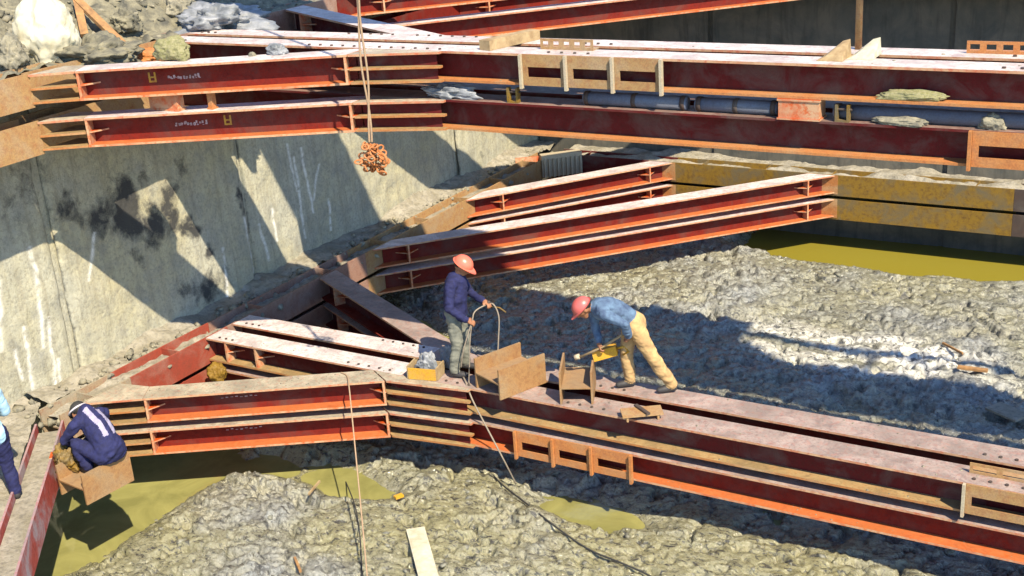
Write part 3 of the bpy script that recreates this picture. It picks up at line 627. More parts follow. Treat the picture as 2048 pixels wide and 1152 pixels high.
# irregular lumps, as separate things
def lump(name, label, cat, c, size, mat, seed, sub=5, amp=.3, group=None, smooth=True, fl=.0):
    sub = 5
    bm = bmesh.new(); bmesh.ops.create_icosphere(bm, subdivisions=sub, radius=1)
    for v in bm.verts:
        d = 1+amp*mnoise.noise(v.co*1.3+Vector((seed*3.1, 0, 0)))+amp*.5*mnoise.noise(v.co*3.2+Vector((0, seed, 0)))+amp*.28*mnoise.noise(v.co*7+Vector((0, 0, seed)))+amp*.16*mnoise.noise(v.co*15+Vector((0, 0, seed)))
        v.co = Vector((v.co.x*size[0], v.co.y*size[1], max(v.co.z, -.55+fl)*size[2]))*d
    zmin = min(v.co.z for v in bm.verts)
    me = bpy.data.meshes.new(name); bm.to_mesh(me); bm.free(); me.materials.append(M[mat])
    me.polygons.foreach_set('use_smooth', [smooth]*len(me.polygons))
    o = bpy.data.objects.new(name, me); COL.link(o); o.location = (c[0], c[1], c[2]-zmin-.01); return tag(o, label, cat, group)
p = atz(335, 122, HU); lump('soil_clod', 'mossy soil clod lying on the marked upper diagonal', 'clod', (p[0], p[1]+.1, HU), (.26, .15, .16), 'moss_soil', 1)
p = atz(555, 108, HU); lump('stone', 'pale grey stone lying on the marked upper diagonal near the ropes', 'stone', (p[0], p[1], HU), (.13, .09, .08), 'grey_sheet', 2)
p = atz(505, 112, HU); lump('stone', 'tiny brown stone next to the pale grey stone', 'stone', (p[0], p[1], HU), (.04, .04, .035), 'stone', 3)
p = aty(1985, 255, YB0+.1); lump('soil_clod', 'grey lump of concrete on the bracket of the upper strut', 'clod', (p[0], p[1], TIERS[1][1]), (.12, .09, .09), 'stone', 5)
p = aty(1825, 195, YB0+.08); lump('soil_clod', 'dark green clod on the lower flange of the upper strut', 'clod', (p[0], YB0+.08, HU-BH+TF), (.32, .07, .06), 'moss_soil', 6)
p = aty(1800, 240, YB0+.05); lump('soil_clod', 'long grey clod under the blue pipe on the upper strut', 'clod', (p[0], YB0+.05, zg), (.25, .07, .05), 'stone', 7)
p = aty(890, 172, YB0+.05); lump('rag', 'crumpled blue grey rag in the gap of the upper strut near the hanging ropes', 'rag', (p[0], YB0+.08, zg), (.32, .08, .09), 'grey_sheet', 8, amp=.6)
p = atz(435, 745, -.4); lump('yellow_rubble', 'heap of yellow rubble behind the marked lower diagonal', 'rubble', (p[0], p[1], -.5), (.14, .13, .16), 'yellow_rust', 9)
# white sack, timber and sheets on the bank
def bank_hit(px, py):
    for d in np.arange(8, 30, .04):
        p = np.array([0, 0, HC])+ray(px, py)*d
        if p[0] < -12.45 and p[2] <= bank_z(p[0], p[1]): return p
    return p
p = bank_hit(105, 110); lump('sack', 'big white boulder shaped sack on the rubble bank', 'sack', (p[0], p[1], p[2]-.12), (.36, .36, .50), 'white_sack', 11, 4, .25, smooth=True)
p = bank_hit(20, 120); lump('boulder', 'brown boulder at the foot of the rubble bank beside the white sack', 'boulder', (p[0], p[1], p[2]-.12), (.20, .22, .22), 'stone', 12, amp=.55)
p = bank_hit(440, 60); lump('crumpled_sheet', 'crumpled blue grey sheet draped on the rubble bank near the upper strut', 'sheet', (p[0], p[1], p[2]-.14), (.62, .5, .26), 'grey_sheet', 13, 4, .7)
p = bank_hit(190, 118); lump('debris_heap', 'grey heap of debris just behind the marked upper diagonal', 'heap', (p[0]+.1, p[1], p[2]-.14), (.5, .42, .20), 'rubble_soil', 14, 4, .7)
p = bank_hit(360, 25); lump('boulder', 'grey boulder high on the rubble bank', 'boulder', (p[0], p[1], p[2]-.12), (.22, .24, .2), 'stone', 15, amp=.55)
p = bank_hit(250, 50); lump('boulder', 'dark boulder beside the leaning rusty timber', 'boulder', (p[0], p[1], p[2]-.1), (.2, .2, .17), 'rubble_soil', 16, amp=.55)
p = bank_hit(285, 115); lump('red_rubble', 'pink red broken bricks behind the mossy clod', 'rubble', (p[0]+.05, p[1], p[2]-.08), (.32, .25, .13), 'tan_orange_plate', 17)
for lab, a, c, ww in (('rusty brown timber leaning down the rubble bank', (160, 22), (258, 108), .055), ('upright rusty brown timber beside the white sack', (158, 15), (172, 80), .05)):
    A_ = Vector(bank_hit(*a))+Vector((.1, -.1, .16)); B_ = Vector(bank_hit(*c))+Vector((.05, -.05, .07)); t = (B_-A_).normalized(); s_ = t.cross(Vector((0, 0, 1))).normalized()
    mbx = MB().obox((A_+B_)/2, t, s_, s_.cross(t), (B_-A_).length/2, ww, .025); thing_from(mbx, 'timber', 'old_timber', lab, 'timber', 'timbers on the rubble bank')

pts = []
for k in range(420):
    lv = rnd.random(); x = rnd.uniform(-12.2, 0)
    if lv < .55: pts.append((x, rnd.choice((YB0, YB1))+rnd.uniform(.01, BW-.01), .0))
    elif lv < .70: pts.append((x, YB0+rnd.uniform(.01, .15), -BH+TF))
    elif lv < .80: pts.append((x, YB0+rnd.uniform(.01, .15), TIERS[0][1]-BH+TF))
    elif lv < .88: pts.append((x, YB0+rnd.uniform(.01, .15), HU-BH+TF))
    else: pts.append((x, rnd.choice((YB0, YB1))+rnd.uniform(.01, BW-.01), HU))
for k in range(160):
    t = rnd.random(); v_ = rnd.uniform(.02, .33); P = Vector((-11.744, 9.98)).lerp(Vector((-9.1, 11.62)), t)+Vector((-.527, .85))*v_; pts.append((P.x, P.y, 0))
tag(clod_field('mud_crumbs', 'stone', np.array(pts), .004, .018, .5), 'crumbs of dried clay scattered along the steel flanges', 'crumbs', kind='stuff')
# things lying on the struts
def plank_thing(label, a, c, z, wdt, th, mat='timber', name='timber', tilt=0, cat='timber', group=None):
    A_ = Vector((a[0], a[1], z+th/2+.002)); B_ = Vector((c[0], c[1], z+th/2+.002+tilt)); t = (B_-A_).normalized(); s_ = t.cross(Vector((0, 0, 1))).normalized(); k = s_.cross(t)
    mbx = MB(); mbx.obox((A_+B_)/2, t, s_, k, (B_-A_).length/2, wdt/2, th/2)
    mbx.obox((A_+B_)/2+k*(th/2+.002), t, s_, k, (B_-A_).length/2*.94, wdt/2*.8, .002)
    return thing_from(mbx, name, mat, label, cat, group)
plank_thing('short pale timber lying across the upper strut', (-7.42, 11.95), (-7.20, 12.72), HU, .17, .11)
def wedge_block(label, x, y, z, mat, k=1.0):
    m = MB(); v = [(-.13, -.16, .002), (.13, -.16, .002), (.13, .16, .002), (-.13, .16, .002), (.12, -.14, .05), (.12, .14, .17), (-.05, -.14, .04), (.05, .14, .15)]
    m.add([(x+a*k, y+c*k, z+e) for a, c, e in v], [(0, 3, 2, 1), (0, 1, 4, 6), (1, 2, 5, 4), (2, 3, 7, 5), (3, 0, 6, 7), (6, 4, 5, 7)])
    thing_from(m, 'timber_wedge', mat, label, 'wedge', 'timber wedges on the upper strut')
wedge_block('pale timber wedge on the upper strut beside the thin post, heaped with sawdust', -3.52, 12.15, HU, 'timber'); wedge_block('pointed pale timber wedge at the foot of the thin post', -3.26, 12.28, HU, 'white_board')

def h_stub(label, c, yaw, length, sep, fh, zb, mat, group, tilt=0):
    """short H beam lying with its web level and flanges upright"""
    ca, sa = math.cos(yaw), math.sin(yaw); u = Vector((ca, sa, 0)); v = Vector((-sa, ca, 0)); k = Vector((0, 0, 1)); c = Vector((*c, zb))
    if tilt: q = Matrix.Rotation(tilt, 3, u); v = q @ v; k = q @ k
    r = empty('beam_stub', c, label, 'beam stub', group); ce = c+k*(fh/2+.002)
    for s in (-1, 1): MB().obox(ce+v*s*(sep/2-.012), u, v, k, length/2, .012, fh/2).build('flange', mat, r)
    MB().obox(ce, u, v, k, length/2, sep/2-.024, .009).build('web', mat, r)
    return r
h_stub('rusty tan beam stub beside the standing worker on the lower strut', (-7.50, 12.12), math.radians(67), .72, .52, .40, 0, 'rusty_stub', 'beam stubs on the lower strut')
h_stub('brown beam stub with open web between the tan stub and the bending worker', (-6.60, 12.22), math.radians(113), .60, .40, .42, 0, 'rusty_stub', 'beam stubs on the lower strut')
h_stub('pinkish beam stub under the crouching worker above the green pool', (-11.05, 8.50), math.radians(84), .66, .50, .38, -.36, 'rusty_stub', None)
# small stool of plates
r = empty('plate_stool', (-5.62, 11.93, 0), 'low stool of rusty plates on the lower strut beside the bending worker', 'stool')
MB().obox((-5.62, 11.93, .075), Vector((.75, .5, 0)).normalized(), Vector((-.5, .75, 0)).normalized(), (0, 0, 1), .24, .11, .012).build('top', 'tan_plate', r)
for s in (-1, 1): MB().obox((-5.62+.75*.2*s, 11.93+.5*.2*s, .033), Vector((.75, .5, 0)).normalized(), Vector((-.5, .75, 0)).normalized(), (0, 0, 1), .012, .1, .029).build('leg', 'tan_plate', r)
plank_thing('dark flat bar lying on the low plate stool', (-5.74, 12.02), (-5.50, 11.86), .088, .05, .02, 'dark_steel', 'flat_bar', cat='bar')
# yellow tool box
c = atz(838, 762, 0); r = empty('tool_crate', (c[0], c[1]+.02, 0), 'open tan tool crate with a yellow front on the lower strut node', 'crate')
ub = Vector((.98, .2, 0)).normalized(); vb = Vector((-.2, .98, 0)).normalized(); cb = Vector((c[0], c[1]+.17, 0))
for s in (-1, 1):
    MB().obox(cb+ub*s*.20+Vector((0, 0, .09)), ub, vb, (0, 0, 1), .01, .13, .085).build('side', 'timber', r)
    MB().obox(cb+vb*s*.13+Vector((0, 0, .08)), ub, vb, (0, 0, 1), .19, .01, .075).build('front' if s < 0 else 'back', 'yellow_paint' if s < 0 else 'timber', r)
MB().obox(cb+Vector((0, 0, .012)), ub, vb, (0, 0, 1), .19, .12, .008).build('floor', 'dark_steel', r)
lump('rag', 'grey blue rag heaped in the open tool crate', 'rag', (cb.x+.02, cb.y+.02, .02), (.15, .09, .17), 'grey_sheet', 21, amp=.5)
lump('stone', 'pale bag standing behind the tool crate on the lower strut', 'bag', (cb.x+.12, cb.y+.36, .0), (.11, .1, .19), 'grey_sheet', 22, amp=.4).name = 'small_bag'
# white plank, cables, ropes
A_ = atz(830, 1050, -1.14); B_ = atz(858, 1152, -1.14)
plank_thing('white painted board lying on the clay in front of the struts', A_, B_, max(ground_z(*A_[:2]), ground_z(*B_[:2]))+.07, .22, .03, 'white_board', 'white_board', cat='board')
def mud_at(px, py): 
    p = atz(px, py, -1.2)
    for _ in range(4): p = atz(px, py, ground_z(p[0], p[1])+.02)
    return p
for lab, a, c, wd, mt, nm in (('grey slab half sunk in the shaded clay behind the lower strut', (1985, 815), (2045, 850), .30, 'ledge_concrete', 'concrete_slab'), ('dark board lying on the pale strip of clay', (1915, 738), (1975, 752), .09, 'old_timber', 'timber'),
                          ('thin yellow stick on the clay behind the white board', (618, 993), (642, 981), .02, 'timber', 'stick'), ('yellow scrap lying on the clay beside the white board', (790, 1000), (806, 997), .07, 'yellow_paint', 'scrap'), ('brown stick on the clay left of the hanging rope', (590, 1120), (602, 1150), .03, 'old_timber', 'stick'),
                          ('thin lath on the lit clay beyond the pale strip', (1885, 690), (1925, 715), .025, 'old_timber', 'lath')):
    A_ = mud_at(*a); B_ = mud_at(*c); plank_thing(lab, A_, B_, max(A_[2], B_[2])+.015, wd, .03, mt, nm, cat={'concrete_slab': 'slab', 'scrap': 'scrap', 'timber': 'board'}.get(nm, 'stick'))
def catmull(pts, n=8):
    P = [Vector(p) for p in pts]; P = [P[0]]+P+[P[-1]]; out = []
    for i in range(1, len(P)-2):
        for k in range(n):
            t = k/n; out.append(.5*((2*P[i])+(P[i+1]-P[i-1])*t+(2*P[i-1]-5*P[i]+4*P[i+1]-P[i+2])*t*t+(3*P[i]-P[i-1]-3*P[i+1]+P[i+2])*t**3))
    return out+[P[-2]]
def cable(name, label, pts, r, mat, cat='cable', group=None):
    return thing_from(MB().tube(catmull(pts), r, 7), name, mat, label, cat, group, True)
def on_mud(px, py):
    p = atz(px, py, -1.2)
    for _ in range(4): p = atz(px, py, ground_z(p[0], p[1])+.04)
    return p
cable('dark_cable', 'dark cable trailing over the clay in the foreground', [on_mud(x, y) for x, y in ((965, 925), (1000, 965), (1050, 1005), (1120, 1060), (1180, 1100), (1240, 1125), (1300, 1152), (1380, 1200))], .011, 'dark_cable')
cable('grey_hose', 'pale hose hanging off the lower strut below the standing worker', [atz(925, 752, .02), atz(932, 765, .02), aty(945, 800, YB0-.03), aty(975, 858, YB0-.05), aty(1005, 915, YB0-.08), on_mud(1032, 968)], .011, 'grey_hose', 'hose')
cable('rope', 'thin rope tied round the marked lower diagonal and hanging to the clay', [atz(682, 745, .012), atz(694, 752, .012), atz(699, 776, .0)+np.array([.02, -.03, .012])]+[(atz(699, 776, 0)+np.array([.02, -.03, .0]))*(1-t)+(on_mud(738, 1190)+np.array([0, 0, .05]))*t-np.array([0, 0, .12*math.sin(math.pi*t)]) for t in (.15, .3, .5, .7, .85, 1)], .009, 'rope', 'rope', 'ropes')
cable('dark_cable', 'thin dark cable on the clay left of the white board', [on_mud(x, y) for x, y in ((690, 960), (706, 1000), (716, 1040), (722, 1100), (724, 1160))], .008, 'dark_cable')
# hanging ropes and the orange chain bundle
h0 = aty(742, 285, 10.8)
for k, (a, lab) in enumerate(((0, 'hanging rope that carries the orange chain bundle'), (1, 'second rope twisted round the hanging rope above the orange chains'))):
    top = aty(706+10*a, -60, 10.8); pts = [top+(h0-top)*t+np.array([.015*math.sin(t*9+a*2.2), .012*math.cos(t*7+a*2), 0]) for t in np.linspace(0, 1, 12)]
    up = [pts[0]+np.array([-.03, 0, 3.4])]
    cable('rope', lab, up+pts, .012, 'rope', 'rope', 'ropes')
r = empty('chain_bundle', (h0[0], h0[1], h0[2]-.42), 'bundle of orange lifting chain hanging on ropes before the wall', 'chain')
rc = random.Random(5)
def torus(R1, r1, M_, seg=12, sid=6):
    m = MB(); vs = []
    for i in range(seg):
        for j in range(sid):
            a = i*2*math.pi/seg; c = j*2*math.pi/sid; rr = R1+r1*math.cos(c); vs.append(M_ @ Vector((rr*math.cos(a)*1.35, rr*math.sin(a), r1*math.sin(c))))
    return m.add(vs, [(i*sid+j, ((i+1) % seg)*sid+j, ((i+1) % seg)*sid+(j+1) % sid, i*sid+(j+1) % sid) for i in range(seg) for j in range(sid)])
for k in range(46):
    t = k/46; c = Vector(h0)+Vector((rc.gauss(0, .048+.026*math.sin(t*3.1)), rc.gauss(0, .045), -.02-.33*t))
    torus(.031, .010, Matrix.Translation(c) @ Matrix.Rotation(rc.uniform(0, 6.3), 4, 'Z') @ Matrix.Rotation(rc.uniform(.4, 1.6), 4, 'X')).build('link', 'orange_paint', r, True)
MB().tube(catmull([Vector(h0)+Vector(v) for v in ((.08, 0, -.16), (.15, 0, -.22), (.19, 0, -.2), (.17, 0, -.14), (.12, .01, -.12))]), .016, 8).build('hook', 'orange_paint', r, True)

# thin post up to the top frame, which lies above the picture and shades the clay and the wall
thing_from(MB().tube([(-3.42, 12.66, HU+.002), (-3.42, 12.66, 7.58)], .035, 10), 'post', 'tan_plate', 'thin rusty post rising from the upper strut behind the wedges', 'post', smooth=True)
HT = 8.50
for ti, zt in enumerate((HT, HT-.561)):
    tn = 'top beam' if ti == 0 else 'bottom beam'
    for yb, sd, xe in ((YB0, 'near', XR), (YB1, 'far', .9)): ibeam(f'{tn} of the long double strut in the top frame, {sd} side', 'top long strut beams', (XF+.004, yb), (xe, yb), (0, 1), zt, name='steel_strut', cat='strut', web='maroon_steel')  # far beam stops short so sun reaches the bright clay strips
pl = empty('shade_deck', (0, 12, HT), 'unseen timber deck added along the top frame strut to shade the clay', 'shade_deck')  # unseen deck put in to shade bands of the clay and wall
for k in range(2): MB().box(-3.6, XR, 10.80+k*.42, 11.20+k*.42, HT+.01, HT+.05).build('deck_board', 'timber', pl)
for k in range(2): MB().box(XF, .9, 12.62+k*.36, 12.97+k*.36, HT+.01, HT+.05).build('deck_board', 'timber', pl)
for x in (-3.4, -1, .7): MB().box(x-.05, x+.05, 10.8, 13.34, HT+.001, HT+.009).build('bearer', 'maroon_steel', pl)
for x in (3, 6, 8.8): MB().box(x-.05, x+.05, 10.8, 12.8, HT+.001, HT+.009).build('bearer', 'maroon_steel', pl)
MB().box(.9, XR, 12.40, 12.56, HT+.85, HT+.97).build('shade_bar', 'maroon_steel', pl)  # bar added to cast the dark stripe between the bright strips
for x in (1.0, 4, 7): MB().box(x-.03, x+.03, 12.45, 12.51, HT+.011, HT+.848).build('shade_bar_post', 'maroon_steel', pl)

# ------------------------------------------------------------------ people
def capsule(mb, p0, p1, r0, r1, seg=12, rings=4):
    p0, p1 = Vector(p0), Vector(p1); t = p1-p0
    if t.length < 1e-4: t = Vector((0, 0, 1e-3)); p1 = p0+t
    t.normalize(); a = t.orthogonal().normalized(); b_ = t.cross(a); R = []
    for k in range(rings+1):
        an = -math.pi/2+k*(math.pi/2)/rings; R.append((p0+t*math.sin(an)*r0, max(math.cos(an)*r0, 1e-4)))
    for k in range(rings+1):
        an = k*(math.pi/2)/rings; R.append((p1+t*math.sin(an)*r1, max(math.cos(an)*r1, 1e-4)))
    vs = [c+(a*math.cos(j*2*math.pi/seg)+b_*math.sin(j*2*math.pi/seg))*r for c, r in R for j in range(seg)]
    fs = [(i*seg+j, i*seg+(j+1) % seg, (i+1)*seg+(j+1) % seg, (i+1)*seg+j) for i in range(len(R)-1) for j in range(seg)]
    fs += [tuple(reversed(range(seg))), tuple(range((len(R)-1)*seg, len(R)*seg))]
    mb.add(vs, fs)
def hand_caps(wr, fwd, nrm, side):
    """palm, four curled fingers of different length and a thumb off the side of the palm"""
    wr = Vector(wr); f = Vector(fwd).normalized(); n = Vector(nrm); n = (n-f*n.dot(f)).normalized(); s = f.cross(n)*side; C = []
    C.append(('hand', wr, wr+f*.03, .030, .034)); pc = wr+f*.055
    C.append(('hand', pc-s*.022, pc+s*.022, .022, .022))
    for k, (o, l) in enumerate(((-.031, .055), (-.010, .066), (.011, .070), (.031, .062))):
        a = pc+f*.022+s*o; b1 = a+f*l*.45+n*.008; b2 = b1+f*l*.25+n*l*.42; b3 = b2-f*l*.18+n*l*.30
        C += [('hand', a, b1, .0105, .010), ('hand', b1, b2, .010, .0095), ('hand', b2, b3, .0095, .0085)]
    a = wr+f*.028+s*.028; b1 = a+s*.028+f*.022+n*.012; b2 = b1+f*.022+n*.022-s*.006
    return C+[('hand', a, b1, .014, .012), ('hand', b1, b2, .012, .010)]
def person(label, loc, yaw, caps, head_c, head_dir, mats, helmet=None, stripe=None, vox=.011, hands='skin', hood=False):
    """caps: (region, p0, p1, r0, r1) in a frame with x forward, y left, z up and the origin between the feet"""
    hd_ = Vector(head_dir).normalized(); hc = Vector(head_c); side = Vector((0, 1, 0)); up = hd_.cross(side)*-1
    if up.z < 0 and abs(up.z) > .3: up = -up
    up = side.cross(hd_)*-1
    if up.dot(Vector((0, 0, 1))) < 0 and hd_.z > -.95: up = -up
    caps = list(caps)
    caps += [('head', hc-hd_*.022+up*.012, hc+hd_*.03+up*.012, .088, .080), ('head', hc+hd_*.045-up*.06, hc+hd_*.055-up*.082, .050, .036), ('head', hc+hd_*.10+up*.012, hc+hd_*.122-up*.022, .010, .016)]
    caps += [('head', hc+hd_*.092-up*.052-side*.018, hc+hd_*.092-up*.052+side*.018, .010, .010)]
    for s in (-1, 1): caps.append(('head', hc+side*s*.084+up*.015, hc+side*s*.088-up*.022-hd_*.004, .013, .011))
    mb = MB()
    for c in caps: capsule(mb, c[1], c[2], c[3], c[4])
    me = bpy.data.meshes.new('person'); me.from_pydata(mb.v, [], mb.f); me.update()
    o = bpy.data.objects.new('person', me); COL.link(o)
    md = o.modifiers.new('r', 'REMESH'); md.mode = 'VOXEL'; md.voxel_size = vox; md.use_smooth_shade = True
    sm = o.modifiers.new('s', 'SMOOTH'); sm.factor = .5; sm.iterations = 3
    dg = bpy.context.evaluated_depsgraph_get(); nm = bpy.data.meshes.new_from_object(o.evaluated_get(dg)); o.modifiers.clear(); o.data = nm; nm.name = 'person_body'
    n = len(nm.vertices); co = np.empty(n*3, np.float32); nm.vertices.foreach_get('co', co); co = co.reshape(-1, 3).astype(float)
    A_ = np.array([c[1][:] for c in caps], float); B_ = np.array([c[2][:] for c in caps], float); r0 = np.array([c[3] for c in caps]); r1 = np.array([c[4] for c in caps])
    best = np.full(n, 9.); reg = np.zeros(n, int)
    for k in range(len(caps)):
        ab = B_[k]-A_[k]; t = np.clip(((co-A_[k])@ab)/max(ab@ab, 1e-9), 0, 1); d = np.linalg.norm(co-(A_[k]+t[:, None]*ab), axis=1)-(r0[k]+(r1[k]-r0[k])*t)
        mk = d < best; best[mk] = d[mk]; reg[mk] = k
    regions = [c[0] for c in caps]; names = ['top', 'trousers', 'boot', 'hand', 'head', 'stripe']; idx = {a: i for i, a in enumerate(names)}
    lab = np.array([idx[regions[k]] for k in reg])
    # cloth folds
    no = np.empty(n*3, np.float32); nm.vertices.foreach_get('normal', no); no = no.reshape(-1, 3); cl = (lab <= 1)
    f1 = fbm(co[:, 0]/.10+co[:, 1]/.15, co[:, 2]/.055+co[:, 1]/.09, 3, 201); f2 = fbm(co[:, 1]/.12+co[:, 0]/.2, co[:, 2]/.09, 2, 205)
    co = co+no*((.013*f1+.008*f2)*cl)[:, None]; nm.vertices.foreach_set('co', co.reshape(-1).astype(np.float32))
    nm.materials.clear()
    for a in (mats['top'], mats['trousers'], mats.get('boot', 'boot'), hands, 'skin', 'cloth_lavender'): nm.materials.append(M[a])
    pf = np.empty(len(nm.polygons), int)
    for i, pgn in enumerate(nm.polygons):
        l_ = [lab[v] for v in pgn.vertices]; pf[i] = max(set(l_), key=l_.count)
        if stripe and pf[i] == 0:
            c = sum((co[v] for v in pgn.vertices))/len(pgn.vertices)
            if stripe(c): pf[i] = 5
    nm.polygons.foreach_set('material_index', pf.astype(np.int32)); nm.update()
    Rz = Matrix.Rotation(yaw, 3, 'Z'); o.location = loc; o.rotation_euler = (0, 0, yaw)
    tag(o, label, 'person', 'workers in the pit')
    def child(mbx, nm_, mat, smooth=True):
        c = MB(); c.v, c.f = mbx.v, mbx.f; ob = c.build(nm_, mat, None, smooth); ob.parent = o; return ob
    for s in (-1, 1):
        e = MB(); ec = hc+hd_*.098+up*.022+side*s*.032; capsule(e, ec, ec+hd_*.004, .009, .009, 8, 2); child(e, 'eye', 'eye_dark')
    # hair
    hb = MB(); capsule(hb, hc-hd_*.032+up*.022, hc+hd_*.012+up*.03, .088, .082); child(hb, 'hair', 'dark_hair')
    if helmet:
        # dome with crown ridge, brim and peak
        hm = MB(); nr, ns = 8, 24; base_c = hc+up*.035-hd_*.005; vs = []
        for i in range(nr+1):
            an = i*(math.pi/2)/nr
            for j in range(ns):
                th = j*2*math.pi/ns; rx, ry = .132, .112; q = (hd_*math.cos(th)*rx+side*math.sin(th)*ry)*math.cos(an); rg = 1+.05*(abs(math.sin(th)) < .2)*math.cos(an)
                vs.append(base_c+q+up*math.sin(an)*.118*rg)
        fs = [(i*ns+j, i*ns+(j+1) % ns, (i+1)*ns+(j+1) % ns, (i+1)*ns+j) for i in range(nr) for j in range(ns)]
        hm.add(vs, fs); hob = child(hm, 'helmet', helmet)
        br = MB(); vs = []
        for (sc_, dz) in ((.97, .006), (1.0, -.004), (1.0, .002)):
            for j in range(ns):
                th = j*2*math.pi/ns; pk = max(0, math.cos(th))**3; ex = 1.10*sc_ if sc_ == 1.0 else .98
                rad = (hd_*math.cos(th)*(.134*ex+(.055*pk if sc_ == 1.0 else 0))+side*math.sin(th)*.114*ex)
                vs.append(base_c+rad+up*(dz-.018*pk*(sc_ == 1.0)))
        fs = [(i*ns+j, i*ns+(j+1) % ns, (i+1)*ns+(j+1) % ns, (i+1)*ns+j) for i in range(2) for j in range(ns)]
        br.add(vs, fs); bob = child(br, 'helmet_brim', helmet); bob.parent = hob
    if hood:
        mk = MB(); vs = []
        for i in range(7):
            for j in range(9):
                a = (j-4)/4*1.15; zz = .07-.17*i/6; vs.append(hc+hd_*(.125*math.cos(a)+.012)+side*math.sin(a)*.115+up*zz)
        mk.add(vs, [(i*9+j, i*9+j+1, (i+1)*9+j+1, (i+1)*9+j) for i in range(6) for j in range(8)]); child(mk, 'welding_mask', 'welding_mask')
        bd = MB(); bd.tube([hc+up*.05+(hd_*math.cos(t)*.118+side*math.sin(t)*.105) for t in np.linspace(0, 6.283, 20)], .012, 6, False); child(bd, 'head_band', 'cloth_white')
        cp = MB(); capsule(cp, hc-hd_*.03+up*.05, hc+hd_*.02+up*.055, .092, .085); child(cp, 'cap', 'dark_cable')
    return o
def V3(*a): return Vector(a)
def legs(hipL, kneeL, ankL, hipR, kneeR, ankR, f=(1, 0, 0), fat=1.0):
    f = Vector(f); C = []
    for h, k, a in ((hipL, kneeL, ankL), (hipR, kneeR, ankR)):
        h, k, a = Vector(h), Vector(k), Vector(a)
        C += [('trousers', h, h.lerp(k, .5), .105*fat, .092*fat), ('trousers', h.lerp(k, .5), k, .092*fat, .076*fat), ('trousers', k, k.lerp(a, .45), .076*fat, .078*fat), ('trousers', k.lerp(a, .45), a+V3(0, 0, .02), .078*fat, .066*fat)]
        C += [('boot', a+V3(0, 0, -.01), a+f*.02+V3(0, 0, -.045), .048, .045), ('boot', a-f*.03+V3(0, 0, -.045), a+f*.10+V3(0, 0, -.05), .042, .044), ('boot', a+f*.10+V3(0, 0, -.05), a+f*.155+V3(0, 0, -.055), .044, .036)]
    return C
def arm(s, e, w_, fwd, nrm, side):
    s, e, w_ = Vector(s), Vector(e), Vector(w_)
    return [('top', s, e, .070, .056), ('top', e, w_, .057, .044), ('hand', w_, w_+Vector(fwd).normalized()*.02, .030, .029)]+hand_caps(w_+Vector(fwd).normalized()*.01, fwd, nrm, side)
yawR = math.atan2(.498, .865)             # picture-right, in plan
# 1: standing worker with the cutting hose
caps = [('trousers', V3(0, -.07, .86), V3(0, .07, .86), .125, .125), ('top', V3(0, -.05, .84), V3(0, .05, .84), .142, .142), ('top', V3(.0, 0, .9), V3(.02, 0, 1.10), .148, .150), ('top', V3(.02, -.05, 1.08), V3(.02, .05, 1.08), .13, .13), ('top', V3(.02, 0, 1.10), V3(.05, 0, 1.27), .152, .140),
        ('top', V3(.035, -.13, 1.285), V3(.035, .13, 1.285), .080, .080), ('top', V3(.05, 0, 1.31), V3(.075, 0, 1.37), .072, .058), ('head', V3(.07, 0, 1.33), V3(.10, 0, 1.42), .055, .052)]
caps += legs((0, .095, .84), (.05, .12, .46), (.02, .14, .10), (0, -.095, .84), (.03, -.12, .46), (-.03, -.13, .10))
caps += arm((.03, -.185, 1.27), (.02, -.27, 1.01), (.20, -.20, .84), (.8, .25, -.4), (-.2, .5, -.8), 1) + arm((.04, .185, 1.27), (.12, .25, 1.04), (.35, .10, .98), (.8, -.5, -.1), (0, -.2, -1), -1)
f1 = atz(915, 752, .0); p1loc = Vector((f1[0], f1[1]+.08, .002)); p1yaw = yawR-.28
person('standing worker in navy jacket and coral helmet, holding a cutting hose', p1loc, p1yaw, caps, (.145, 0, 1.475), (.80, 0, -.55), {'top': 'cloth_navy', 'trousers': 'cloth_grey'}, 'helmet_coral')
def loc2(loc, yaw, v): return Vector(loc)+Matrix.Rotation(yaw, 3, 'Z') @ Vector(v)
hA = loc2(p1loc, p1yaw, (.27, -.18, .80)); hB = loc2(p1loc, p1yaw, (.42, .06, .955))
q = lambda *v: loc2(p1loc, p1yaw, v)
cable('grey_hose', 'pale hose looped through the hands of the standing worker', [q(.10, -.24, .20), q(.16, -.26, .45), hA, q(.31, -.12, .93), hB, q(.50, .06, .95), q(.56, .04, .80), q(.55, 0, .55), q(.52, -.05, .28), q(.40, -.12, .02)], .0095, 'grey_hose', 'hose')
cable('grey_hose', 'thin pale hose hanging straight down before the standing worker', [hA+V3(0, 0, -.02), q(.24, -.22, .55), q(.22, -.25, .25), q(.20, -.27, .03), q(.24, -.34, .015)], .008, 'grey_hose', 'hose')
tt = empty('cutting_torch', hB, 'brass cutting torch in the hand of the standing worker', 'torch')
MB().tube([hB-V3(0, 0, .03), hB+V3(.02, 0, .05)], .017, 8).build('handle', 'dark_steel', tt, True); MB().tube([hB+V3(.0, 0, -.02), q(.56, .1, .90), q(.64, .10, .84)], .009, 8).build('nozzle', 'yellow_rust', tt, True)
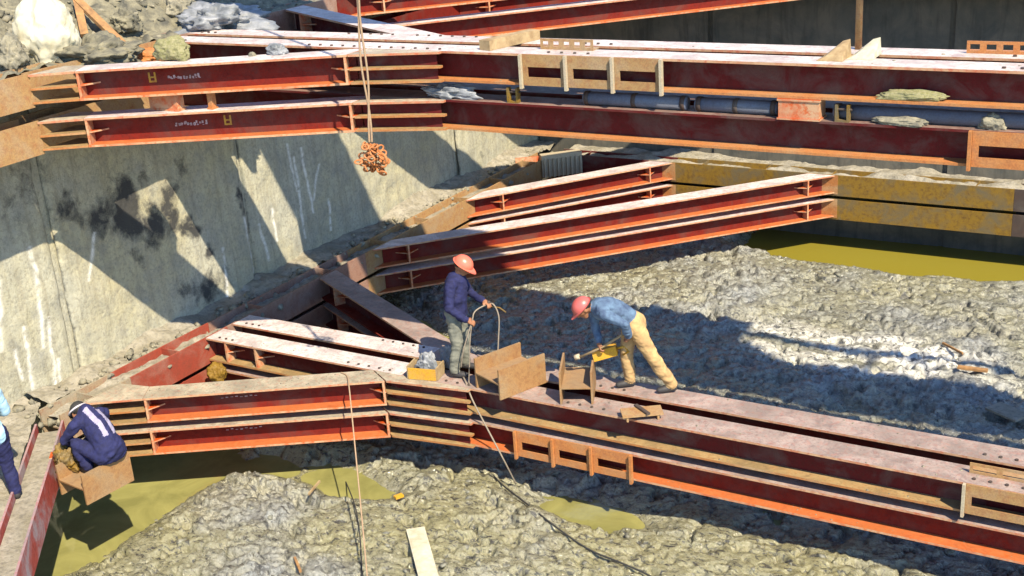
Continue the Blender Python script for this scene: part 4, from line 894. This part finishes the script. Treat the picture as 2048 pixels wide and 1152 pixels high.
# 2: bending worker
caps = [('trousers', V3(-.01, -.07, .88), V3(-.01, .07, .88), .128, .128), ('trousers', V3(-.03, 0, .90), V3(.05, 0, .95), .135, .135), ('top', V3(.06, 0, .96), V3(.20, 0, 1.06), .138, .150), ('top', V3(.20, -.03, 1.06), V3(.36, 0, 1.12), .152, .145), ('top', V3(.38, -.12, 1.14), V3(.38, .12, 1.14), .085, .085),
        ('top', V3(.30, 0, 1.13), V3(.42, 0, 1.15), .13, .10), ('head', V3(.42, 0, 1.16), V3(.54, 0, 1.15), .055, .052)]
caps += legs((-.02, .10, .86), (-.20, .15, .48), (-.42, .16, .10), (.0, -.10, .86), (.07, -.11, .46), (.03, -.12, .10), fat=1.05)
caps += arm((.37, .19, 1.12), (.15, .31, 1.01), (.10, .20, .83), (-.1, -.5, -.6), (.6, -.3, 0), -1) + arm((.40, -.18, 1.11), (.43, -.22, .86), (.40, -.10, .66), (.1, .6, -.7), (-.6, .3, -.3), 1)
f2 = atz(1265, 776, 0); p2yaw = yawR+math.pi+.12; p2loc = Vector((f2[0]+.06, min(f2[1], 12.56), .002))
person('bending worker in denim shirt, khaki trousers and red helmet, leaning on a tool', p2loc, p2yaw, caps, (.585, 0, 1.15), (.70, 0, -.70), {'top': 'cloth_denim', 'trousers': 'cloth_khaki'}, 'helmet_red')
q2 = lambda *v: loc2(p2loc, p2yaw, v)
tl = empty('digging_bar', q2(.75, -.2, .44), 'wooden handled tool with yellow housing held by the bending worker', 'tool')
MB().tube([q2(.03, .17, .90), q2(.40, -.03, .60), q2(.66, -.15, .45)], .016, 8).build('handle', 'timber', tl, True)
MB().obox(q2(.33, -.12, .50), Vector((-.8, -.35, -.25)).normalized(), Vector((.35, -.9, 0)).normalized(), Vector((-.25, 0, .97)).normalized(), .15, .06, .06).build('housing', 'yellow_paint', tl)
MB().tube([q2(.20, -.10, .54), q2(.10, -.05, .58), q2(.06, -.02, .52), q2(.12, -.06, .47)], .018, 8).build('grip', 'yellow_paint', tl, True)
MB().tube([q2(.64, -.15, .47), q2(.70, -.17, .45)], .035, 10).build('head', 'pale_plate', tl, True)
# 3: crouching worker over the pool
caps = [('trousers', V3(-.12, -.08, .27), V3(-.12, .08, .27), .13, .13), ('top', V3(-.13, -.04, .33), V3(-.13, .04, .33), .145, .145), ('top', V3(-.12, 0, .36), V3(.02, 0, .53), .155, .165), ('top', V3(.02, 0, .53), V3(.16, 0, .63), .165, .145), ('top', V3(.16, -.13, .64), V3(.16, .13, .64), .085, .085), ('top', V3(.14, 0, .66), V3(.20, 0, .73), .10, .08), ('head', V3(.20, 0, .70), V3(.29, 0, .68), .055, .052)]
caps += legs((-.12, .11, .27), (.20, .20, .38), (.10, .17, .10), (-.12, -.11, .27), (.22, -.20, .36), (.08, -.17, .10))
caps += arm((.17, .19, .62), (.34, .27, .42), (.47, .10, .26), (.7, -.4, -.5), (-.2, -.3, -.9), -1) + arm((.17, -.19, .62), (.33, -.26, .40), (.45, -.08, .24), (.7, .4, -.5), (-.2, .3, -.9), 1)
f3 = atz(205, 930, .03); g3 = atz(140, 850, .6); p3yaw = math.atan2(g3[1]-f3[1], g3[0]-f3[0])
p3loc = Vector((-10.95, 8.60, -.158))
def stripe3(c): return (abs(c[1]-.035) < .032 and c[2] > .52 and c[0] < .16) or (abs(c[1]+.085) < .028 and c[2] > .50 and c[0] < .12)
person('crouching worker in navy jacket with white back stripes, welding over the pool', p3loc, math.radians(172), caps, (.345, 0, .655), (.72, 0, -.70), {'top': 'cloth_navy', 'trousers': 'cloth_navy'}, None, stripe3, hands='glove', hood=True)
lump('tool_heap', 'yellow rusty chain hoist parts at the hands of the crouching worker', 'hoist', (-11.40, 8.42, -.16), (.15, .13, .16), 'yellow_rust', 31, 3, .6)
# 4: worker in pale blue behind the corner waler
caps = [('trousers', V3(0, -.07, .86), V3(0, .07, .86), .125, .125), ('top', V3(0, -.05, .86), V3(0, .05, .86), .138, .138), ('top', V3(0, 0, .9), V3(.06, 0, 1.12), .145, .15), ('top', V3(.06, 0, 1.12), V3(.14, 0, 1.27), .15, .14), ('top', V3(.13, -.13, 1.28), V3(.13, .13, 1.28), .08, .08), ('head', V3(.15, 0, 1.32), V3(.20, 0, 1.41), .055, .052)]
caps += legs((0, .095, .84), (.05, .13, .46), (.0, .15, .10), (0, -.095, .84), (.08, -.13, .47), (.04, -.14, .10))
caps += arm((.13, -.185, 1.27), (.20, -.25, 1.0), (.42, -.18, .92), (.9, .2, -.2), (0, .3, -1), 1) + arm((.13, .185, 1.27), (.22, .24, 1.0), (.44, .12, .95), (.9, -.3, -.2), (0, -.2, -1), -1)
f4 = atz(10, 1005, -.1)
person('worker in pale blue shirt and navy trousers standing behind the blotchy corner waler', (f4[0], f4[1], -.12), yawR+2.2, caps, (.24, 0, 1.46), (.85, 0, -.45), {'top': 'cloth_pale_blue', 'trousers': 'cloth_navy'}, None)
